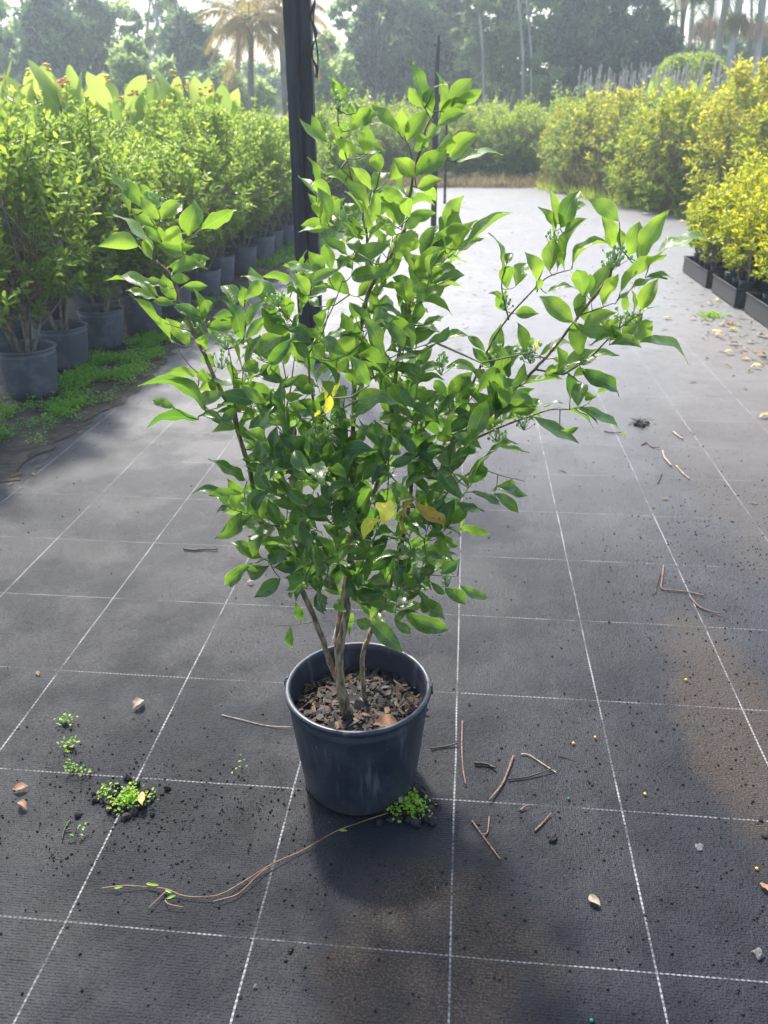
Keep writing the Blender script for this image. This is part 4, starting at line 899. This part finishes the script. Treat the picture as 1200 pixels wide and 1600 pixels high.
# ================================================================ debris on the mat
M_stick=bark('stick_bark',(.10,.06,.045),(.24,.15,.11),120,.6,.002,1)
M_blackst=simple('wet_black_twig',(.010,.009,.008),(.035,.028,.022),90,.5,.6,.001)
M_palest=simple('pale_dry_twig',(.25,.20,.15),(.45,.38,.30),90,.8,.4,.001)
def gp(v,x,y,z=.004): (ox,oy,s)=v; return G(ox+x/s,oy+y/s,z)
VS=(640,1080,3.333); VR=(920,620,3.333); VL=(0,1040,3.0); VB=(150,1240,2.18)
def stick(label,v,lines,r,mat,cat='stick',name='fallen_stick'):
    b=MB(); r=r*.82
    for ln in lines:
        pts=[gp(v,*p) for p in ln]
        for p in pts: p.z=r*.95+.001+random.uniform(0,.002)
        pts[-1].z+=random.uniform(0,.006)
        if len(pts)==2: pts=[pts[0],pts[0].lerp(pts[1],.5)+Vector((random.uniform(-1,1)*.003,0,0)),pts[1]]
        q=smooth_pts(pts,5); b.tube(q,[r*(1-.35*i/len(q))*(1+random.uniform(-.12,.12)) for i in range(len(q))],7,knob=.1)
    return tag(b.build(name,mat),label,cat)
stick('short black stick lying right beside the big pot',VS,[[(110,300),(180,288),(250,278)]],.0032,M_blackst)
stick('straight reddish brown stick parallel to the white line',VS,[[(275,155),(272,280),(278,400),(292,490)]],.0030,M_stick)
stick('thick curved brown stick crossing the white cross line',VS,[[(540,340),(515,410),(480,490),(415,575)]],.0040,M_stick)
stick('long dark stick running right from the curved brown stick',VS,[[(512,460),(620,446),(740,412)]],.0028,M_blackst)
stick('thin pale stick slanting down to the end of the dark one',VS,[[(580,328),(620,332),(690,375),(765,428)]],.0024,M_palest)
stick('short thin dark stick farthest right in the stick group',VS,[[(775,335),(820,343),(870,355)]],.0018,M_blackst)
stick('black curved seed pod left of the curved brown stick',VS,[[(338,378),(400,382),(430,395),(448,408)]],.0052,M_blackst,'pod','seed_pod')
stick('forked twig lying below the white cross line',VS,[[(325,675),(375,745),(430,820),(475,880)],[(415,655),(405,735),(375,750)]],.0028,M_stick,'twig','forked_twig')
stick('short grey brown stick left of the dark soil lump',VS,[[(650,728),(690,690),(735,640)]],.0030,M_stick)
stick('tiny brown chip just under the white cross line',VS,[[(575,622),(608,602)]],.0030,M_stick,'chip','wood_chip')
stick('L shaped brown stick beside the third white line',VR,[[(390,880),(382,950),(380,1000),(440,1010),(520,1018),(605,1042)]],.0040,M_stick)
stick('brown stick crossing the white line under the L shaped one',VR,[[(525,1040),(570,1090),(620,1115),(682,1136)]],.0038,M_stick)
stick('thin dark hooked twig hugging the L shaped stick',VR,[[(372,920),(352,990),(348,1020),(328,1030)]],.0022,M_blackst,'twig','hooked_twig')
stick('pale flat bark strip, uppermost of the strips right of the shrub',VR,[[(385,285),(395,320),(430,365)]],.0060,M_palest,'bark','bark_strip')
stick('pale tan bark strip reaching the faint cross line',VR,[[(455,360),(490,400),(525,430)]],.0045,M_palest,'bark','bark_strip')
stick('small black twig on the grey mat left of the bark strips',VR,[[(380,400),(368,430),(358,452)]],.0030,M_blackst)
stick('white papery scrap of bark near the right white line',VR,[[(440,185),(465,205),(490,222)]],.0060,M_palest,'bark','bark_scrap')
stick('reddish bark piece under the drooping right leaf tip',VR,[[(80,180),(120,188),(170,190)]],.0050,M_stick,'bark','bark_piece')
stick('brown broken bark piece below the black root clump',VR,[[(275,250),(300,240),(330,262),(368,268)]],.0050,M_stick,'bark','bark_piece')
stick('thin grey twig reaching the big pot from the left',VL,[[(1040,230),(1120,250),(1250,280),(1368,294)]],.0018,M_palest,'twig','thin_twig')
stick('dark crooked twig left of the bright moss clump',VL,[[(330,725),(305,760),(290,820)],[(300,775),(335,768)]],.0024,M_blackst,'twig','crooked_twig')
stick('black twig on the grey mat under the lowest left branch',(280,820,2.5),[[(18,95),(60,100),(100,96),(150,98)]],.0050,M_blackst)
stick('tiny orange brown straw right of the foreground white line',VS,[[(135,1015),(142,1060)],[(142,1035),(150,1045)]],.0013,M_stick,'straw','straw_bit')
# long trailing dead vine
b=MB()
for ln in ([(1010,60),(960,82),(900,100),(825,128),(760,165),(700,195),(600,245),(520,290),(430,345),(370,355),(300,350),(240,330),(180,318),(100,318),(20,325)],[(600,247),(560,275),(490,340),(440,360),(400,372)],[(240,330),(190,385),(180,395)],[(235,362),(250,382),(300,390)]):
    pts=[gp(VB,*p,.006) for p in ln]
    for i,p in enumerate(pts): p.z=.005+.006*abs(math.sin(i*1.3))
    b.tube(smooth_pts(pts,4),.0011,6,knob=.15)
vine=tag(b.build('dead_vine',simple('vine_skin',(.20,.09,.04),(.32,.20,.10),30,.7,0)),'long thin reddish dead vine trailing left from under the big pot','vine')
fl=[(170,306),(185,310),(240,358),(60,322),(235,326),(828,126)]
g=np.random.default_rng(4); B=[tuple(gp(VB,x,y,.010)) for x,y in fl]; link('vine_leaves',cloud('vine_leaves',B,[(1,g.normal()*.3,.1) for _ in B],[(0,-.3,1)]*len(B),.020,.007,[.6]*len(B)),M_moss,vine)
# fallen leaves
M_fl=[simple('fallen_leaf_orange',(.50,.22,.05),(.62,.36,.10),60,.6,.3,.001),simple('fallen_leaf_tan',(.22,.17,.12),(.34,.27,.20),60,.7,.3,.001),simple('fallen_leaf_yellow',(.60,.48,.08),(.70,.58,.15),60,.6,.3,.001),simple('fallen_leaf_brown',(.20,.10,.05),(.32,.17,.09),60,.7,.3,.001)]
def fallen(label,p,L,W,az,mat,group=None,z=.006,curl=.35,name='fallen_leaf'):
    d=Vector((math.cos(az),math.sin(az),.06)).normalized(); n=Vector((random.uniform(-.2,.2),random.uniform(-.3,.1),1)).normalized(); n=(n-d*n.dot(d)).normalized()
    me=leaf_mesh('fallen_leaf',[(Vector((-d.x*L/2,-d.y*L/2,L*.04)),d,n,L,W)],[.5],random.randint(0,9999)); me.name=name
    o=link(name,me,mat); o.location=(p.x,p.y,z+L*.03); return tag(o,label,'leaf',group)
fallen('pale grey brown dead leaf lying alone between two white lines on the left',gp(VL,650,190),.044,.027,1.2,M_fl[1])
fallen('reddish brown curled leaf at the far left of the mat',gp(VL,100,578),.040,.020,.3,M_fl[3])
fallen('dark brown leaf scrap just below the reddish brown leaf',gp(VL,110,660),.038,.016,-.6,M_fl[3])
fallen('orange curved leaf lying on the bright moss clump',gp(VL,672,655),.048,.018,-1.2,M_fl[0],z=.022)
fallen('crumbled grey tan dead leaf in the lower right foreground',gp(VS,965,1095),.032,.018,-.9,M_fl[1])
fallen('brown split leaf at the right border of the foreground',gp((900,1100,3.2),948,922),.030,.016,-.7,M_fl[3])
fallen('big orange brown dry leaf lying on the mulch inside the pot',AT(603,1112,PY-.06),.060,.036,.15,M_fl[3],z=.222)
fallen('small tan leaf lying beside the moss under the pot',gp((400,900,3.75),850,1360),.022,.012,1.2,M_fl[1],z=.028)
fallen('small ragged tan scrap under the lowest left leaves',G(392,912),.030,.015,.2,M_fl[1])
VY=(1040,230,4.85); VG=(840,280,3.333)
for v,pts in ((VY,[(335,1190,0),(395,1165,2),(510,1390,2),(400,1430,0),(390,1395,2),(660,1380,1),(515,1495,1),(480,1565,0),(730,1575,0),(720,1430,1),(205,1305,1),(300,1335,1),(15,1300,2),(605,1215,1),(550,1350,1),(450,1330,1),(500,1340,0),(430,1350,1),(640,1480,1)]),
              (VG,[(1085,940,0),(1165,920,0),(1015,860,1),(1185,1240,0),(1140,985,2),(1165,820,1),(1195,825,1),(1075,890,3)])):
    for x,y,c in pts:
        fallen(['small orange fallen leaf on the mat near the trays','small pale tan fallen leaf on the mat near the trays','small yellow fallen leaf on the mat near the trays','small brown fallen leaf on the mat near the trays'][c],gp(v,x,y),random.uniform(.055,.085),random.uniform(.028,.04),random.uniform(-.5,.5),M_fl[c],['orange','tan','yellow','brown'][c]+' leaves fallen near the trays')
# pellets
M_or=simple('orange_pellet',(.75,.38,.05),(.85,.50,.10),40,.35,0); M_gr=simple('green_pellet',(.02,.25,.15),(.03,.32,.2),40,.35,0)
def pellet(label,p,r,mat,group=None,name='fertiliser_pellet',cat='pellet'):
    b=MB(); b.blob((0,0,0),r,.06,n=2); o=b.build(name,mat); o.location=(p.x,p.y,r*.9+.001); return tag(o,label,cat,group)
V7=(900,1100,3.2)
pellet('orange round pellet left of the second white line beside a pale speck',gp(VS,853,272),.0040,M_or); pellet('orange round pellet closest to the second white line',gp(VS,966,240),.0036,M_or)
pellet('orange round pellet just above the cross line in the right foreground',gp(V7,345,450),.0040,M_or); pellet('orange round pellet near the right border',gp(V7,904,823),.0036,M_or)
pellet('bright green round pellet at the bottom border',gp(V7,77,1582),.0036,M_gr); pellet('dark teal pellet above the white cross line among the sticks',gp(VS,828,560),.0036,simple('teal_pellet',(.03,.12,.12),(.05,.18,.17),40,.4,0))
pellet('orange crumb on the brown silt at the right',gp(VR,505,1475),.0045,M_or)
# clods and stones
M_clod=simple('soil_clod',(.010,.009,.009),(.04,.034,.03),60,.85,.9,.004); M_stone=simple('grey_stone',(.05,.05,.055),(.12,.12,.12),60,.7,.5,.002)
def clod(label,p,r,mat,group=None,name='soil_clod',cat='clod',sq=(1,1,.7)):
    b=MB(); b.blob((0,0,0),r,.20,sq,2); 
    for q in range(3): b.blob((random.uniform(-1,1)*r*.8,random.uniform(-1,1)*r*.6,-r*.2),r*.5,.25,sq,1)
    o=b.build(name,mat,None,False); o.location=(p.x,p.y,r*sq[2]*.7); return tag(o,label,cat,group)
clod('largest dark soil lump, right of the short stick below the cross line',gp(VS,745,765),.0105,M_clod,sq=(1.2,.8,.7))
clod('smooth dark oblong pebble at the lower right border',gp(V7,915,1250),.009,M_stone,name='pebble',cat='pebble',sq=(1.4,.8,.7))
clod('black round lump on the cross line at the right border',gp(V7,925,577),.006,M_clod); clod('black lump just below the cross line at the right border',gp(V7,943,657),.007,M_clod)
clod('flat grey stone chip in the right foreground',gp(V7,620,712),.009,M_stone,name='stone_chip',cat='stone',sq=(1.3,.9,.3))
clod('small round lump on the left side of the bottom centre',gp(VB,662,528),.006,M_clod); clod('small pale brown pellet of soil at the bottom centre',gp(VB,543,655),.0045,M_stone,name='pebble',cat='pebble')
grp='small dark clods scattered on the mat'
for v,l in ((V7,[(430,178),(680,145),(800,218),(603,905),(285,100),(397,440),(140,774),(207,628),(120,612),(57,38),(200,200),(445,522),(718,566),(812,1233),(345,1050),(475,1120)]),(VS,[(865,235),(940,70),(670,170),(792,150),(478,290),(650,530),(460,638),(775,622),(1010,872),(685,1010),(465,352),(602,275),(990,705),(1080,720),(815,742),(360,688)]),
            (VL,[(85,292),(430,925),(853,628),(920,655),(1135,663),(710,810),(828,920),(955,1062),(985,1050),(462,960),(250,893),(725,308),(625,245),(1165,850),(1115,975),(760,680),(905,715),(340,625),(415,625),(385,690)]),
            (VR,[(350,1298),(370,1400),(260,1580),(500,1565),(662,1272),(752,1345),(770,1440),(630,1465),(815,1105),(735,1088),(568,990),(790,860),(830,855),(708,755),(710,460),(665,485),(230,210),(780,510),(875,963),(345,140)]),
            (VB,[(490,45),(520,180),(190,155),(275,233),(790,305),(835,325),(490,690),(480,750),(895,612),(1105,515),(1170,600),(10,262)])):
    for x,y in l: clod('small dark crumbly clod lying loose on the mat',gp(v,x,y),random.uniform(.0020,.0042),M_clod,grp)
# root clump
b=MB(); c=gp(VR,265,142)
for i in range(60):
    e=Vector((random.gauss(0,.035),random.gauss(0,.045),random.uniform(0,.03))); b.tube([Vector((random.gauss(0,.012),random.gauss(0,.012),.006)),e*.5+Vector((0,0,.014)),e],.0012,4)
for i in range(14): b.blob((random.gauss(0,.015),random.gauss(0,.02),.008),random.uniform(.006,.014),.3)
o=b.build('root_clump',M_blackst,None,False); o.location=(c.x,c.y,0); tag(o,'black tangled root clump on the mat below the drooping right branch','roots')
# moss and weed clumps
def clump(name,label,c,r,n,seed,soiln=40,leaf=.009,hh=.022,cat='weed'):
    t=thing(name,label,cat,(c.x,c.y,.002)); g=np.random.default_rng(seed); b=MB()
    for i in range(soiln): b.blob((g.normal()*r*.9,g.normal()*r*.6,.003),g.uniform(.003,.012)*min(1,r/.03),.3)
    b.build('soil',M_clod,t,False)
    cs=np.stack([g.normal(size=n)*r*.38,g.normal(size=n)*r*.38,g.uniform(0,.012,n)],1)
    link('leaves',rosettes('leaves',cs,M_moss,'','',seed,leaf,8,hh),M_moss,t); return t
clump('moss_clump','bright green weed clump on black soil left of the pot',gp(VL,610,640),.045,34,1,90)
clump('moss_clump','green weed clump pressed against the right foot of the big pot',gp((400,900,3.75),905,1360),.045,34,2,90)
clump('weed_sprout','pale green sprout on a dark clod, farthest of the left sprouts',gp(VL,312,275),.011,3,3,14)
clump('weed_sprout','dark green tuft below the pale sprout on a clod',gp(VL,328,385),.010,3,4,12)
clump('weed_sprout','yellow green sprout above left of the bright clump',gp(VL,355,495),.010,3,5,8)
clump('weed_sprout','tiny green sprout beside the crooked twig',gp(VL,355,790),.005,1,6,5)
clump('weed_sprout','light green sprout at the upper left of the bright clump',gp(VL,505,605),.010,3,7,14)
clump('weed_sprout','faint green sprout above the bright clump',gp(VL,410,515),.007,1,8,8)
clump('weed_sprout','minute green sprout right of the clump on bare mat',gp(VL,1132,490),.004,1,9,8)
# green moss strip near trays
cs=[tuple(gp(VY,random.gauss(345,42),random.gauss(1278,9),.003)) for _ in range(90)]
tag(link('moss_strip',rosettes('moss_strip',cs,M_moss,'','',12,.014,6,.02),M_moss),'thin strip of green moss on the wet mat near the middle tray','moss',kind='stuff')
# crumbs: nobody could count them
g=np.random.default_rng(77); base_v=np.array([(1,0,0),(-1,0,0),(0,1,0),(0,-1,0),(0,0,1),(0,0,-1)],float); base_f=np.array([(0,2,4),(2,1,4),(1,3,4),(3,0,4),(2,0,5),(1,2,5),(3,1,5),(0,3,5)])
def crumbs(name,regions,mat,label,lo,hi):
    P_=[]
    for (cx,cy,sx_,sy_,n) in regions: P_.append(np.stack([g.normal(size=n)*sx_+cx,g.normal(size=n)*sy_+cy],1))
    P_=np.concatenate(P_); P_=P_[(P_[:,1]>.5)&(P_[:,0]>-2.0)&(P_[:,0]<2.6)]; n=len(P_); r=(lo+(hi-lo)*g.random(n)**4.5)*.72
    V=base_v[None]*r[:,None,None]*g.uniform(.6,1.3,(n,6,3)); V[:,:,0]+=P_[:,0:1]; V[:,:,1]+=P_[:,1:2]; V[:,:,2]+=(r*.5)[:,None]
    F_=(np.arange(n)[:,None,None]*6+base_f[None]).reshape(-1,3)
    tag(link(name,np_mesh(name,V.reshape(-1,3),F_,3,smooth=False),mat),label,'crumbs',kind='stuff')
crumbs('soil_crumbs',[(-.78,1.38,.20,.16,1500),(-.45,1.42,.16,.05,350),(-.6,1.2,.5,.3,600),(.35,1.25,.3,.4,900),(.9,2.1,.28,.5,1800),(.75,1.4,.3,.3,900),(-.1,1.1,.3,.2,700),(-.35,3.1,.25,.5,700),(1.2,3.2,.3,.7,1000),(.3,2.2,1.2,1.2,900),(.2,6.5,1.1,1.8,900),(-2.0,4.0,.15,1.2,700),(1.05,2.9,.2,.22,500)],M_clod,'countless tiny dark soil crumbs strewn over the mat',.0011,.0060)
crumbs('grit',[(.78,1.9,.22,.45,1300),(.6,1.3,.3,.3,300),(1.3,3.3,.3,.8,500),(-.6,1.3,.5,.4,300),(2.0,5.6,.35,1.0,500)],M_stone,'fine pale grit scattered over the brown silt',.0009,.0038)
# leaf scraps washed along the verge and far path
pts=[(random.gauss(-2.1,.1),random.uniform(3.2,6.5),.006) for _ in range(90)]+[(random.uniform(-1.8,2.2),random.gauss(9,3),.004) for _ in range(120)]+[(random.gauss(2.15,.22),random.gauss(6.3,.8),.005) for _ in range(130)]
D=[(random.gauss(0,1),random.gauss(0,1),.05) for _ in pts]
tag(link('litter',cloud('litter',pts,D,[(random.gauss(0,.3),random.gauss(0,.3),1) for _ in pts],[random.uniform(.02,.08) for _ in pts],.013,[random.random()*.4 for _ in pts]),M_straw),'scraps of dead leaf and straw washed over the wet mat','litter',kind='stuff')

# ================================================================ haze
mt=bpy.data.materials.new('haze_air'); mt.use_nodes=True; nt=mt.node_tree; nt.nodes.remove(nt.nodes['Principled BSDF'])
pv=nt.nodes.new('ShaderNodeVolumePrincipled'); pv.inputs['Color'].default_value=(.78,.90,1,1); pv.inputs['Density'].default_value=.0042; pv.inputs['Anisotropy'].default_value=.55
nt.links.new(pv.outputs[0],nt.nodes['Material Output'].inputs['Volume'])
b=MB(); b.box((0,30,6.5),(90,90,15)); tag(b.build('haze',mt,None,False),kind='stuff')
